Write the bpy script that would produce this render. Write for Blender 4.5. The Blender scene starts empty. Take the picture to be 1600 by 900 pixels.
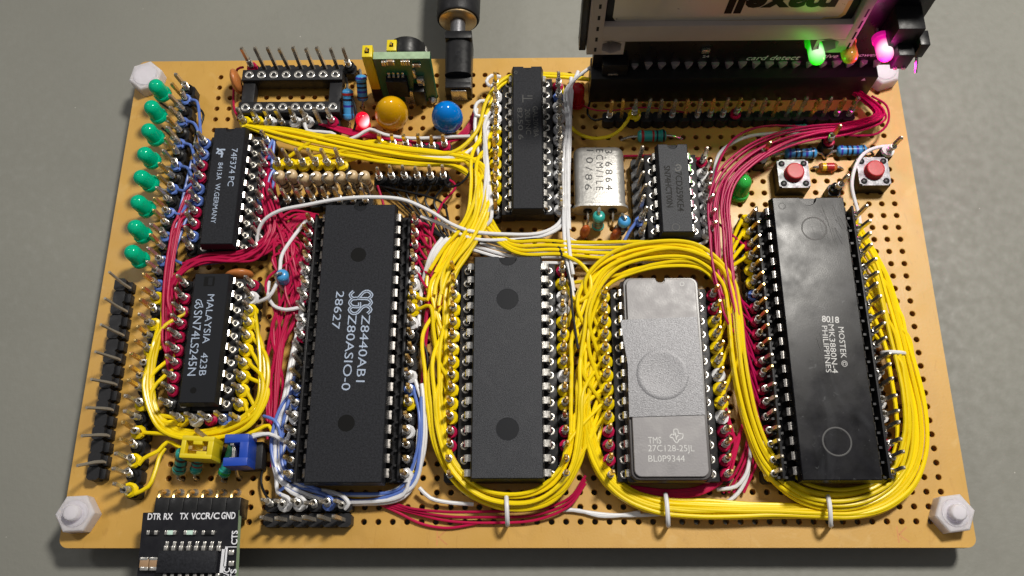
import bpy, bmesh, math, random
from math import sin, cos, pi, radians, sqrt
from mathutils import Vector, Matrix
random.seed(7)
S = 0.001                       # everything below is written in millimetres
P = 2.54                        # hole pitch of the board
scene = bpy.context.scene
COL = scene.collection

# ------------------------------------------------------------------ camera
CF, CT, CR, CY = 1403.376, 0.3499351, -0.0489540, -0.0466219
CC = Vector((-72.79526, -15.42088, 162.07786))
FW = Vector((sin(CY)*sin(CT), cos(CY)*sin(CT), -cos(CT)))
_r = Vector((cos(CY), -sin(CY), 0)); _u = _r.cross(FW)
RT = _r*cos(CR)+_u*sin(CR); UP = _u*cos(CR)-_r*sin(CR)
cam = bpy.data.cameras.new('camera'); co = bpy.data.objects.new('camera', cam); COL.objects.link(co)
cam.sensor_fit = 'HORIZONTAL'; cam.sensor_width = 36; cam.lens = CF/1600*36
cam.clip_start = 0.01; cam.clip_end = 20
mw = Matrix((( RT.x, UP.x, -FW.x, CC.x*S), (RT.y, UP.y, -FW.y, CC.y*S), (RT.z, UP.z, -FW.z, CC.z*S), (0,0,0,1)))
co.matrix_world = mw
scene.camera = co

def un(px, py, z=0.0):          # photo pixel -> point (mm) at height z
    d = RT*((px-800)/CF) - UP*((py-450)/CF) + FW
    return CC + d*((z-CC.z)/d.z)
def uny(px, py, Y):             # photo pixel -> point on the upright plane y = Y
    d = RT*((px-800)/CF) - UP*((py-450)/CF) + FW
    return CC + d*((Y-CC.y)/d.y)

# ------------------------------------------------------------------ light
TABLE_Z = -6.2
world = bpy.data.worlds.new('World'); scene.world = world; world.use_nodes = True
wn = world.node_tree.nodes; wl = world.node_tree.links
bg = wn['Background']; bg.inputs['Strength'].default_value = 0.27
tc = wn.new('ShaderNodeTexCoord'); sep = wn.new('ShaderNodeSeparateXYZ'); rmp = wn.new('ShaderNodeValToRGB')
wl.new(tc.outputs['Generated'], sep.inputs[0]); wl.new(sep.outputs['Z'], rmp.inputs[0])
rmp.color_ramp.elements[0].color = (0.10,0.09,0.08,1); rmp.color_ramp.elements[1].color = (0.80,0.80,0.82,1)
rmp.color_ramp.elements[0].position = 0.0; rmp.color_ramp.elements[1].position = 1.0
wl.new(rmp.outputs[0], bg.inputs['Color'])
def area(name, pos, tgt, size, power, col):
    l = bpy.data.lights.new(name, 'AREA'); l.shape = 'DISK'; l.size = size*S; l.energy = power; l.color = col
    o = bpy.data.objects.new(name, l); COL.objects.link(o); p = Vector(pos)*S
    o.location = p; o.rotation_euler = (Vector(tgt)*S-p).to_track_quat('-Z','Y').to_euler()
    return o
KEY = Vector((0.34, 0.39, 1.0)).normalized()
area('key_lamp', Vector((-60,45,0))+KEY*430, (-60,45,0), 66, 2.0, (1.0,0.955,0.88))
area('side_lamp', Vector((-60,45,0))+Vector((-0.62,0.35,0.75)).normalized()*700, (-60,45,0), 120, 0.45, (1.0,0.97,0.93))
scene.view_settings.view_transform = 'Standard'
scene.view_settings.look = 'None'
scene.view_settings.exposure = 0.0
scene.view_settings.gamma = 1.0
scene.render.engine = 'CYCLES'
scene.cycles.max_bounces = 8

# ------------------------------------------------------------------ materials
def pm(name, col, rough=0.5, metal=0.0, var=0.0, vscale=1.0, bump=0.0, bscale=3.0, rvar=0.0, rscale=1.0,
       coat=0.0, trans=0.0, sss=0.0, emit=None, estr=0.0, spec=None, ior=None, alpha=None):
    """procedural Principled material; var/bump/rvar = noise on colour, normal, gloss; scales are per millimetre"""
    m = bpy.data.materials.new(name); m.use_nodes = True
    nt = m.node_tree; n = nt.nodes; L = nt.links; b = n['Principled BSDF']
    b.inputs['Base Color'].default_value = (*col, 1); b.inputs['Roughness'].default_value = rough
    b.inputs['Metallic'].default_value = metal
    b.inputs['Coat Weight'].default_value = coat; b.inputs['Transmission Weight'].default_value = trans
    if sss:
        b.inputs['Subsurface Weight'].default_value = sss; b.inputs['Subsurface Scale'].default_value = 0.002
        b.inputs['Subsurface Radius'].default_value = (1,1,1)
    if emit: b.inputs['Emission Color'].default_value = (*emit,1); b.inputs['Emission Strength'].default_value = estr
    if spec is not None: b.inputs['Specular IOR Level'].default_value = spec
    if ior: b.inputs['IOR'].default_value = ior
    if var or bump or rvar:
        tc = n.new('ShaderNodeTexCoord')
    def noise(sc, det=4):
        t = n.new('ShaderNodeTexNoise'); t.inputs['Scale'].default_value = sc/S; t.inputs['Detail'].default_value = det
        L.new(tc.outputs['Object'], t.inputs['Vector']); return t
    if var:
        t = noise(vscale); r = n.new('ShaderNodeValToRGB')
        r.color_ramp.elements[0].position = 0.3; r.color_ramp.elements[1].position = 0.7
        r.color_ramp.elements[0].color = (*[max(0,c*(1-var)) for c in col],1)
        r.color_ramp.elements[1].color = (*[min(1,c*(1+var)) for c in col],1)
        L.new(t.outputs['Fac'], r.inputs[0]); L.new(r.outputs[0], b.inputs['Base Color'])
    if rvar:
        t = noise(rscale, 6); mr = n.new('ShaderNodeMapRange')
        mr.inputs['From Min'].default_value = 0.3; mr.inputs['From Max'].default_value = 0.7
        mr.inputs['To Min'].default_value = max(0.02,rough-rvar); mr.inputs['To Max'].default_value = min(1,rough+rvar)
        L.new(t.outputs['Fac'], mr.inputs['Value']); L.new(mr.outputs[0], b.inputs['Roughness'])
    if bump:
        t = noise(bscale, 3); bp = n.new('ShaderNodeBump'); bp.inputs['Strength'].default_value = bump
        bp.inputs['Distance'].default_value = 0.1*S
        L.new(t.outputs['Fac'], bp.inputs['Height']); L.new(bp.outputs[0], b.inputs['Normal'])
    return m
M = {}
M['board'] = pm('phenolic_board', (0.56,0.32,0.065), 0.42, var=0.08, vscale=0.05, bump=0.15, bscale=2.5, rvar=0.08, rscale=0.2, spec=0.5)
def blotch(m, col, scale, p0, p1, amount, stretch=(1,1,1), distort=1.0):
    """lay uneven wear, dust or residue of another colour over a material"""
    nt=m.node_tree; n=nt.nodes; L=nt.links; b=n['Principled BSDF']; tc=n.new('ShaderNodeTexCoord'); mp=n.new('ShaderNodeMapping')
    mp.inputs['Scale'].default_value=stretch; mp.inputs['Rotation'].default_value=(0,0,0.5); L.new(tc.outputs['Object'],mp.inputs[0])
    t=n.new('ShaderNodeTexNoise'); t.inputs['Scale'].default_value=scale/S; t.inputs['Detail'].default_value=7; t.inputs['Distortion'].default_value=distort; L.new(mp.outputs[0],t.inputs['Vector'])
    r=n.new('ShaderNodeMapRange'); r.inputs['From Min'].default_value=p0; r.inputs['From Max'].default_value=p1; r.inputs['To Max'].default_value=amount; L.new(t.outputs['Fac'],r.inputs['Value'])
    mx=n.new('ShaderNodeMix'); mx.data_type='RGBA'; mx.inputs['B'].default_value=(*col,1); bc=b.inputs['Base Color']
    if bc.links: L.new(bc.links[0].from_socket,mx.inputs['A'])
    else: mx.inputs['A'].default_value=bc.default_value[:]
    L.new(r.outputs[0],mx.inputs['Factor']); L.new(mx.outputs['Result'],bc)
def per_object(m, amount):
    """each wire slightly lighter or darker than the next"""
    nt=m.node_tree; n=nt.nodes; L=nt.links; b=n['Principled BSDF']; oi=n.new('ShaderNodeObjectInfo'); hs=n.new('ShaderNodeHueSaturation'); bc=b.inputs['Base Color']
    r=n.new('ShaderNodeMapRange'); r.inputs['To Min'].default_value=1-amount; r.inputs['To Max'].default_value=1+amount*.35; L.new(oi.outputs['Random'],r.inputs['Value']); L.new(r.outputs[0],hs.inputs['Value'])
    if bc.links: L.new(bc.links[0].from_socket,hs.inputs['Color'])
    else: hs.inputs['Color'].default_value=bc.default_value[:]
    L.new(hs.outputs[0],bc)
def specks(m):
    nt=m.node_tree; n=nt.nodes; L=nt.links; b=n['Principled BSDF']; tc=n.new('ShaderNodeTexCoord')
    src=b.inputs['Base Color'].links[0].from_socket
    for sc,th,col in ((0.03/S,0.012,(0.05,0.04,0.035,1)),(0.12/S,0.016,(0.40,0.39,0.35,1))):
        v=n.new('ShaderNodeTexVoronoi'); v.inputs['Scale'].default_value=sc; L.new(tc.outputs['Object'],v.inputs['Vector'])
        lt=n.new('ShaderNodeMath'); lt.operation='LESS_THAN'; lt.inputs[1].default_value=th; L.new(v.outputs['Distance'],lt.inputs[0])
        mx=n.new('ShaderNodeMix'); mx.data_type='RGBA'; mx.inputs['B'].default_value=col
        L.new(lt.outputs[0],mx.inputs['Factor']); L.new(src,mx.inputs['A']); src=mx.outputs['Result']
    L.new(src,b.inputs['Base Color'])
M['board_cut'] = pm('board_cut_edge', (0.42,0.20,0.035), 0.7, var=0.2, vscale=1)
M['table'] = pm('grey_desk_laminate', (0.212,0.211,0.184), 0.6, var=0.06, vscale=0.03, bump=0.5, bscale=0.9, rvar=0.15, rscale=0.5)
specks(M['table'])
M['ic'] = pm('matt_black_epoxy', (0.019,0.020,0.024), 0.5, var=0.35, vscale=3, bump=0.35, bscale=7, spec=0.13)
M['ic_rough'] = pm('grained_black_epoxy', (0.030,0.032,0.038), 0.5, var=0.55, vscale=4.5, bump=0.6, bscale=6, spec=0.25)
M['ic_smooth'] = pm('smooth_dark_epoxy', (0.014,0.015,0.018), 0.42, bump=0.1, bscale=5, spec=0.13)
M['ic_gloss'] = pm('worn_glossy_epoxy', (0.008,0.008,0.010), 0.26, var=0.5, vscale=0.35, bump=0.05, bscale=6, rvar=0.07, rscale=0.25, spec=0.12)
M['ceramic'] = pm('grey_ceramic', (0.21,0.20,0.207), 0.42, var=0.10, vscale=0.4, bump=0.15, bscale=3, rvar=0.08, rscale=0.4)
M['ceramic_edge'] = pm('dark_glass_seal', (0.03,0.024,0.024), 0.3)
M['sticker'] = pm('silver_grey_foil_sticker', (0.17,0.17,0.182), 0.42, metal=0.2, var=0.32, vscale=4.5, bump=0.45, bscale=5)
M['plastic'] = pm('black_plastic', (0.012,0.012,0.013), 0.38, bump=0.15, bscale=2, rvar=0.1, rscale=1, spec=0.28)
M['plastic2'] = pm('satin_black_plastic', (0.018,0.018,0.020), 0.45, bump=0.25, bscale=2.5, rvar=0.12, rscale=0.8, spec=0.25)
M['tin'] = pm('tinned_metal', (0.60,0.58,0.54), 0.28, metal=0.82, rvar=0.12, rscale=2, bump=0.1, bscale=3)
M['pinm'] = pm('pin_metal', (0.62,0.56,0.47), 0.26, metal=0.8, rvar=0.1, rscale=2)
M['gold'] = pm('gold_flash', (0.80,0.56,0.22), 0.27, metal=0.85, rvar=0.08, rscale=2)
M['can'] = pm('nickel_can', (0.52,0.51,0.485), 0.38, metal=0.62, bump=0.3, bscale=3.6, rvar=0.1, rscale=1.5)
M['darkhole'] = pm('dark_recess', (0.004,0.004,0.004), 0.45, spec=0.15)
M['yellow'] = pm('yellow_insulation', (0.90,0.67,0.004), 0.27, spec=0.42)
M['red'] = pm('red_insulation', (0.47,0.010,0.065), 0.36, spec=0.15)
M['magenta'] = pm('red_insulation_pink_lamplight', (0.43,0.005,0.08), 0.36, spec=0.15)  # red wires near the pink lamp, its magenta light put into the colour
M['white'] = pm('white_insulation', (0.76,0.76,0.78), 0.35)
M['blue'] = pm('blue_insulation', (0.12,0.21,0.60), 0.34)
M['black'] = pm('black_insulation', (0.010,0.010,0.011), 0.36, spec=0.25)
M['ink'] = pm('pale_ink', (0.36,0.43,0.55), 0.6, var=0.22, vscale=4)
M['ink2'] = pm('grey_ink', (0.55,0.55,0.54), 0.6, var=0.2, vscale=4)
M['ink_faint'] = pm('faint_ink', (0.05,0.05,0.048), 0.55)
M['silk'] = pm('white_silkscreen', (0.75,0.76,0.80), 0.6)
M['engrave'] = pm('engraved_mark', (0.05,0.05,0.05), 0.6)
M['led_green'] = pm('green_epoxy_lens', (0.0,0.60,0.33), 0.10, trans=0.3, sss=0.5, ior=1.4)
M['led_grass'] = pm('grass_green_lens', (0.05,0.55,0.09), 0.12, trans=0.3, sss=0.5, ior=1.4)
M['led_red'] = pm('red_epoxy_lens', (0.45,0.004,0.01), 0.12, trans=0.3, sss=0.3, ior=1.45)
M['led_amber'] = pm('amber_epoxy_lens', (0.60,0.30,0.05), 0.14, sss=0.5, ior=1.45)
M['lit_red'] = pm('lit_red_lens', (0.6,0.005,0.02), 0.10, emit=(1.0,0.0,0.03), estr=0.42)
M['lit_green'] = pm('lit_green_lens', (0.05,0.6,0.03), 0.12, emit=(0.03,1.0,0.02), estr=0.55)
M['lit_pink'] = pm('lit_magenta_lens', (0.8,0.05,0.4), 0.12, emit=(1.0,0.02,0.42), estr=0.75)
def lit(name, col, hot, center, rad, e0, e1):
    m=pm(name, col, 0.1, emit=hot, estr=1.0); nt=m.node_tree; n=nt.nodes; L=nt.links; b=n['Principled BSDF']
    tc=n.new('ShaderNodeTexCoord'); vm=n.new('ShaderNodeVectorMath'); vm.operation='DISTANCE'; vm.inputs[1].default_value=[c*S for c in center]
    L.new(tc.outputs['Object'],vm.inputs[0]); r=n.new('ShaderNodeMapRange'); r.inputs['From Min'].default_value=rad[0]*S; r.inputs['From Max'].default_value=rad[1]*S
    r.inputs['To Min'].default_value=e1; r.inputs['To Max'].default_value=e0; L.new(vm.outputs['Value'],r.inputs['Value'])
    cr=n.new('ShaderNodeMapRange'); cr.inputs['From Min'].default_value=rad[0]*S; cr.inputs['From Max'].default_value=rad[0]*S+0.6*(rad[1]-rad[0])*S
    mx=n.new('ShaderNodeMix'); mx.data_type='RGBA'; mx.inputs['A'].default_value=(1,.75,.8,1) if hot[0]>.5 else (.7,1,.6,1); mx.inputs['B'].default_value=(*hot,1)
    L.new(vm.outputs['Value'],cr.inputs['Value']); L.new(cr.outputs[0],mx.inputs['Factor']); L.new(mx.outputs['Result'],b.inputs['Emission Color']); L.new(r.outputs[0],b.inputs['Emission Strength'])
    return m
M['lit_red'] = lit('lit_red_lens',(0.6,0.005,0.02),(1,0,.03),(-.6,-1.1,3.6),(0.6,2.6),0.30,1.3)
M['lit_green'] = lit('lit_green_lens',(0.02,0.4,0.02),(0.02,1,0.01),(0,-3.6,1.6),(0.7,3.2),0.28,1.2)
M['lit_pink'] = lit('lit_magenta_lens',(0.7,0.03,0.35),(1,0.01,0.42),(0,-3.6,1.6),(0.7,3.4),0.42,1.5)
M['ink_dark'] = pm('dark_engraving', (0.006,0.006,0.006), 0.6, spec=0.2)
M['stamp'] = pm('faded_red_stamp', (0.56,0.25,0.07), 0.55, var=0.15, vscale=0.5)
M['glow_core'] = pm('glowing_die', (1,1,1), 0.3, emit=(1.0,0.9,0.9), estr=6)
M['nylon'] = pm('white_nylon', (0.86,0.83,0.90), 0.32, trans=0.3, sss=0.8, ior=1.4, bump=0.1, bscale=0.8)
M['res_blue'] = pm('blue_lacquer', (0.06,0.32,0.66), 0.28, coat=0.3)
M['res_teal'] = pm('teal_lacquer', (0.03,0.36,0.31), 0.28, coat=0.3)
M['res_beige'] = pm('beige_lacquer', (0.60,0.44,0.25), 0.35, var=0.1, vscale=0.6, bump=0.15, bscale=1.2)
M['b_dark'] = pm('dark_band', (0.012,0.012,0.03), 0.3); M['b_red'] = pm('red_band', (0.40,0.02,0.02), 0.3)
M['b_brown'] = pm('brown_band', (0.10,0.03,0.015), 0.3); M['b_violet'] = pm('violet_band', (0.05,0.04,0.35), 0.3)
M['b_yellow'] = pm('yellow_band', (0.75,0.48,0.02), 0.3)
M['disc'] = pm('orange_ceramic_dip', (0.50,0.17,0.045), 0.35, var=0.12, vscale=0.8, bump=0.15, bscale=1)
M['disc2'] = pm('rust_ceramic_dip', (0.48,0.10,0.02), 0.35, var=0.12, vscale=0.8, bump=0.15, bscale=1)
M['cap_y'] = pm('mustard_epoxy_dip', (0.72,0.38,0.004), 0.15, var=0.06, vscale=0.3)
M['cap_b'] = pm('blue_epoxy_dip', (0.0,0.19,0.66), 0.13)
M['pcb_green'] = pm('green_solder_mask', (0.004,0.12,0.055), 0.3, var=0.1, vscale=1)
M['pcb_edge'] = pm('pale_fibreglass_edge', (0.30,0.42,0.26), 0.6, var=0.15, vscale=1)
M['pcb_black'] = pm('black_solder_mask', (0.006,0.006,0.009), 0.32, rvar=0.08, rscale=0.6)
M['jmp_y'] = pm('yellow_jumper_plastic', (0.72,0.56,0.008), 0.4)
M['jmp_b'] = pm('blue_jumper_plastic', (0.01,0.06,0.42), 0.4)
M['btn_red'] = pm('red_button_cap', (0.42,0.025,0.03), 0.45, bump=0.2, bscale=1.2)
M['steel'] = pm('brushed_steel', (0.17,0.17,0.18), 0.5, metal=0.85, bump=0.3, bscale=2.5, rvar=0.12, rscale=0.8)
M['frame'] = pm('warm_white_card_frame', (0.44,0.37,0.33), 0.5, var=0.04, vscale=0.3, bump=0.1, bscale=2)
M['label'] = pm('champagne_metal_label', (0.62,0.58,0.51), 0.36, metal=0.4, rvar=0.1, rscale=0.5)
M['label_edge'] = pm('gold_label_edge', (0.60,0.44,0.20), 0.4, metal=0.5)
M['glassd'] = pm('diode_glass', (0.75,0.30,0.12), 0.08, trans=0.75, ior=1.5)
M['cerbrown'] = pm('ceramic_chip_brown', (0.35,0.22,0.12), 0.4)
M['chipwhite'] = pm('clear_chip_led', (0.55,0.75,0.65), 0.3)
M['brass'] = pm('brass_plug_face', (0.72,0.52,0.28), 0.34, metal=0.8, rvar=0.08, rscale=1)
M['copper'] = pm('enamelled_copper', (0.45,0.20,0.08), 0.3, metal=0.7)
blotch(M['board'],(0.40,0.19,0.035),0.05,0.52,0.75,0.35)
blotch(M['board'],(0.66,0.44,0.16),0.22,0.60,0.72,0.30)
blotch(M['board'],(0.36,0.17,0.03),1.3,0.60,0.70,0.25,(1,.25,1))
blotch(M['ic_gloss'],(0.085,0.09,0.10),0.10,0.54,0.74,0.20,(1.6,.5,1),1.8)
blotch(M['ic_gloss'],(0.10,0.105,0.11),1.1,0.66,0.72,0.4)
blotch(M['ic_rough'],(0.05,0.052,0.058),0.25,0.50,0.75,0.4)
blotch(M['ceramic'],(0.30,0.29,0.29),0.2,0.50,0.70,0.45)
for _m,_a in (('yellow',.16),('red',.2),('magenta',.2),('white',.08),('blue',.2)): per_object(M[_m],_a)
M['pin_bright'] = pm('bright_bent_pin', (0.48,0.44,0.37), 0.3, metal=0.5)
M['solder'] = pm('dull_solder', (0.44,0.39,0.43), 0.35, metal=0.4, bump=0.3, bscale=3)
M['leg_dark'] = pm('tarnished_leg', (0.30,0.285,0.27), 0.32, metal=1.0, rvar=0.12, rscale=2)

# ------------------------------------------------------------------ mesh helpers (mm in, metres out)
class MB:
    def __init__(s): s.v=[]; s.f=[]; s.mi=[]; s.mats=[]; s.sm=[]
    def m(s, mat):
        if mat not in s.mats: s.mats.append(mat)
        return s.mats.index(mat)
    def add(s, vs, fs, mat, smooth=False, T=None):
        k = len(s.v); i = s.m(mat)
        s.v += [(T @ Vector(v)) if T else Vector(v) for v in vs]
        s.f += [[a+k for a in f] for f in fs]; s.mi += [i]*len(fs); s.sm += [smooth]*len(fs)
        return s
    def box(s, x0,x1,y0,y1,z0,z1, mat, ch=0.0, T=None):
        if ch <= 0:
            vs=[(x0,y0,z0),(x1,y0,z0),(x1,y1,z0),(x0,y1,z0),(x0,y0,z1),(x1,y0,z1),(x1,y1,z1),(x0,y1,z1)]
            fs=[(0,3,2,1),(4,5,6,7),(0,1,5,4),(1,2,6,5),(2,3,7,6),(3,0,4,7)]
            return s.add(vs,fs,mat,False,T)
        bm = bmesh.new(); bmesh.ops.create_cube(bm, size=1)
        for v in bm.verts: v.co = Vector(((x0+x1)/2+v.co.x*(x1-x0),(y0+y1)/2+v.co.y*(y1-y0),(z0+z1)/2+v.co.z*(z1-z0)))
        bmesh.ops.bevel(bm, geom=bm.edges[:], offset=ch, segments=2, profile=0.5, affect='EDGES')
        bm.verts.index_update()
        vs=[v.co.copy() for v in bm.verts]; fs=[[v.index for v in f.verts] for f in bm.faces]; bm.free()
        return s.add(vs,fs,mat,True,T)
    def prism(s, poly, z0, z1, mat, T=None, topmat=None, smooth=False):
        n=len(poly); vs=[(x,y,z0) for x,y in poly]+[(x,y,z1) for x,y in poly]
        s.add(vs, [(i,(i+1)%n,n+(i+1)%n,n+i) for i in range(n)], mat, smooth, T)
        s.add([(x,y,z1) for x,y in poly],[list(range(n))], topmat or mat, False, T)
        return s.add([(x,y,z0) for x,y in poly],[list(range(n))[::-1]], mat, False, T)
    def lathe(s, prof, mat, n=20, T=None, mats=None, smooth=True):
        """prof = [(r,z)] about local z"""
        for k in range(len(prof)-1):
            (r0,a),(r1,b) = prof[k],prof[k+1]
            vs=[(r0*cos(2*pi*i/n), r0*sin(2*pi*i/n), a) for i in range(n)]+[(r1*cos(2*pi*i/n), r1*sin(2*pi*i/n), b) for i in range(n)]
            fs=[(i,(i+1)%n,n+(i+1)%n,n+i) for i in range(n)]
            s.add(vs,fs,mats[k] if mats else mat,smooth,T)
        return s
    def tube(s, pts, r, mat, n=8, T=None, cap=True):
        pts=[Vector(p) for p in pts]; m=len(pts); vs=[]
        t0=(pts[1]-pts[0]).normalized(); a=Vector((0,0,1)) if abs(t0.z)<0.9 else Vector((1,0,0))
        u=t0.cross(a).normalized()
        for k,p in enumerate(pts):
            t=(pts[min(k+1,m-1)]-pts[max(k-1,0)]).normalized()
            u=(u-t*u.dot(t)).normalized(); w=t.cross(u)
            rr=r[k] if isinstance(r,(list,tuple)) else r
            vs+=[p+(u*cos(2*pi*i/n)+w*sin(2*pi*i/n))*rr for i in range(n)]
        fs=[(k*n+i,k*n+(i+1)%n,(k+1)*n+(i+1)%n,(k+1)*n+i) for k in range(m-1) for i in range(n)]
        s.add(vs,fs,mat,True,T)
        if cap:
            s.add(vs[:n],[list(range(n))[::-1]],mat,False,T); s.add(vs[-n:],[list(range(n))],mat,False,T)
        return s
    def mesh(s, name, weld=False):
        me=bpy.data.meshes.new(name)
        me.from_pydata([tuple(v*S) for v in s.v],[],s.f)
        for m in s.mats: me.materials.append(m)
        me.polygons.foreach_set('material_index', s.mi); me.polygons.foreach_set('use_smooth', s.sm)
        if weld or any(s.sm):
            bm=bmesh.new(); bm.from_mesh(me); bmesh.ops.remove_doubles(bm, verts=bm.verts, dist=1e-7)
            bmesh.ops.recalc_face_normals(bm, faces=bm.faces[:])
            bm.to_mesh(me); bm.free()
            me.set_sharp_from_angle(angle=radians(38))
        me.update(); return me
    def obj(s, name, parent=None, loc=(0,0,0), weld=False):
        return place(s.mesh(name, weld), name, parent, loc)
def place(me, name, parent=None, loc=(0,0,0), rot=None):
    o=bpy.data.objects.new(name, me); COL.objects.link(o); o.location=Vector(loc)*S
    if rot is not None: o.rotation_euler=rot
    if parent: o.parent=parent
    return o
def tag(o, label, cat, group=None, kind=None):
    if len(label.split())>16: print('LONG', len(label.split()), label)
    o['label']=label; o['category']=cat
    if group: o['group']=group
    if kind: o['kind']=kind
    return o
def thing(name, label, cat, loc=(0,0,0), rot=None, group=None):
    o=bpy.data.objects.new(name, None); COL.objects.link(o); o.location=Vector(loc)*S; o.empty_display_size=0.003
    if rot is not None: o.rotation_euler=rot
    return tag(o,label,cat,group)
def smooth_path(pts, step=0.9):
    """centripetal Catmull-Rom through pts"""
    pts=[Vector(p) for p in pts]; q=[pts[0]]
    for p in pts[1:]:
        if (p-q[-1]).length>0.25: q.append(p)
    pts=q
    if len(pts)<3: return pts if len(pts)>1 else [pts[0],pts[0]+Vector((0.1,0,0))]
    pts=[pts[0]*2-pts[1]]+pts+[pts[-1]*2-pts[-2]]; out=[]
    for k in range(1,len(pts)-2):
        p0,p1,p2,p3=pts[k-1:k+3]
        t0=0; t1=t0+max(1e-3,(p1-p0).length**0.5); t2=t1+max(1e-3,(p2-p1).length**0.5); t3=t2+max(1e-3,(p3-p2).length**0.5)
        n=max(2,int((p2-p1).length/step))
        for i in range(n):
            t=t1+(t2-t1)*i/n
            A1=p0*((t1-t)/(t1-t0))+p1*((t-t0)/(t1-t0)); A2=p1*((t2-t)/(t2-t1))+p2*((t-t1)/(t2-t1)); A3=p2*((t3-t)/(t3-t2))+p3*((t-t2)/(t3-t2))
            B1=A1*((t2-t)/(t2-t0))+A2*((t-t0)/(t2-t0)); B2=A2*((t3-t)/(t3-t1))+A3*((t-t1)/(t3-t1))
            out.append(B1*((t2-t)/(t2-t1))+B2*((t-t1)/(t2-t1)))
    out.append(pts[-2]); return out
def text_mesh(body, size, name, mat, thick=0.0, sx=1.0, space=1.0, shear=0.0):
    c=bpy.data.curves.new(name,'FONT'); c.body=body; c.size=size*S; c.align_x='LEFT'; c.align_y='CENTER'
    c.extrude=0.012*S; c.offset=thick*S; c.space_character=space; c.shear=shear; c.resolution_u=3
    o=bpy.data.objects.new(name,c); COL.objects.link(o)
    bpy.context.view_layer.update()
    me=bpy.data.meshes.new_from_object(o.evaluated_get(bpy.context.evaluated_depsgraph_get()))
    bpy.data.objects.remove(o); bpy.data.curves.remove(c)
    xs=[v.co.x for v in me.vertices]; x0=min(xs); w=max(xs)-x0
    ys=[v.co.y for v in me.vertices]; yc=(max(ys)+min(ys))/2
    for v in me.vertices: v.co.x=(v.co.x-x0); v.co.y-=yc
    me.materials.clear(); me.materials.append(mat)
    return me, w/S, (max(ys)-min(ys))/S
def text_line(body, a, b, height, mat, parent, origin, thick=0.0, name='marking', z=0.015, space=1.0, rotm=None):
    """printed line running from a to b (mm, in the plane), cap height given; parent origin subtracted"""
    me,w,h=text_mesh(body, 1.0, name, mat, 0.0, space=space)
    a=Vector(a); b=Vector(b); d=b-a; L=d.length; d.normalize()
    me2,w2,h2=text_mesh(body, height/0.70, name, mat, thick, space=space)
    sx=L/w2
    for v in me2.vertices: v.co.x*=sx
    bpy.data.meshes.remove(me)
    o=place(me2,name,parent,(a-Vector(origin))+Vector((0,0,z)))
    o.rotation_euler=(0,0,math.atan2(d.y,d.x)); return o
def ring_prof(r0,r1,z0,z1): return [(r0,z0),(r1,z0),(r1,z1),(r0,z1),(r0,z0)]
def G(i,j,z=0.0): return Vector((i*P,j*P,z))
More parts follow.
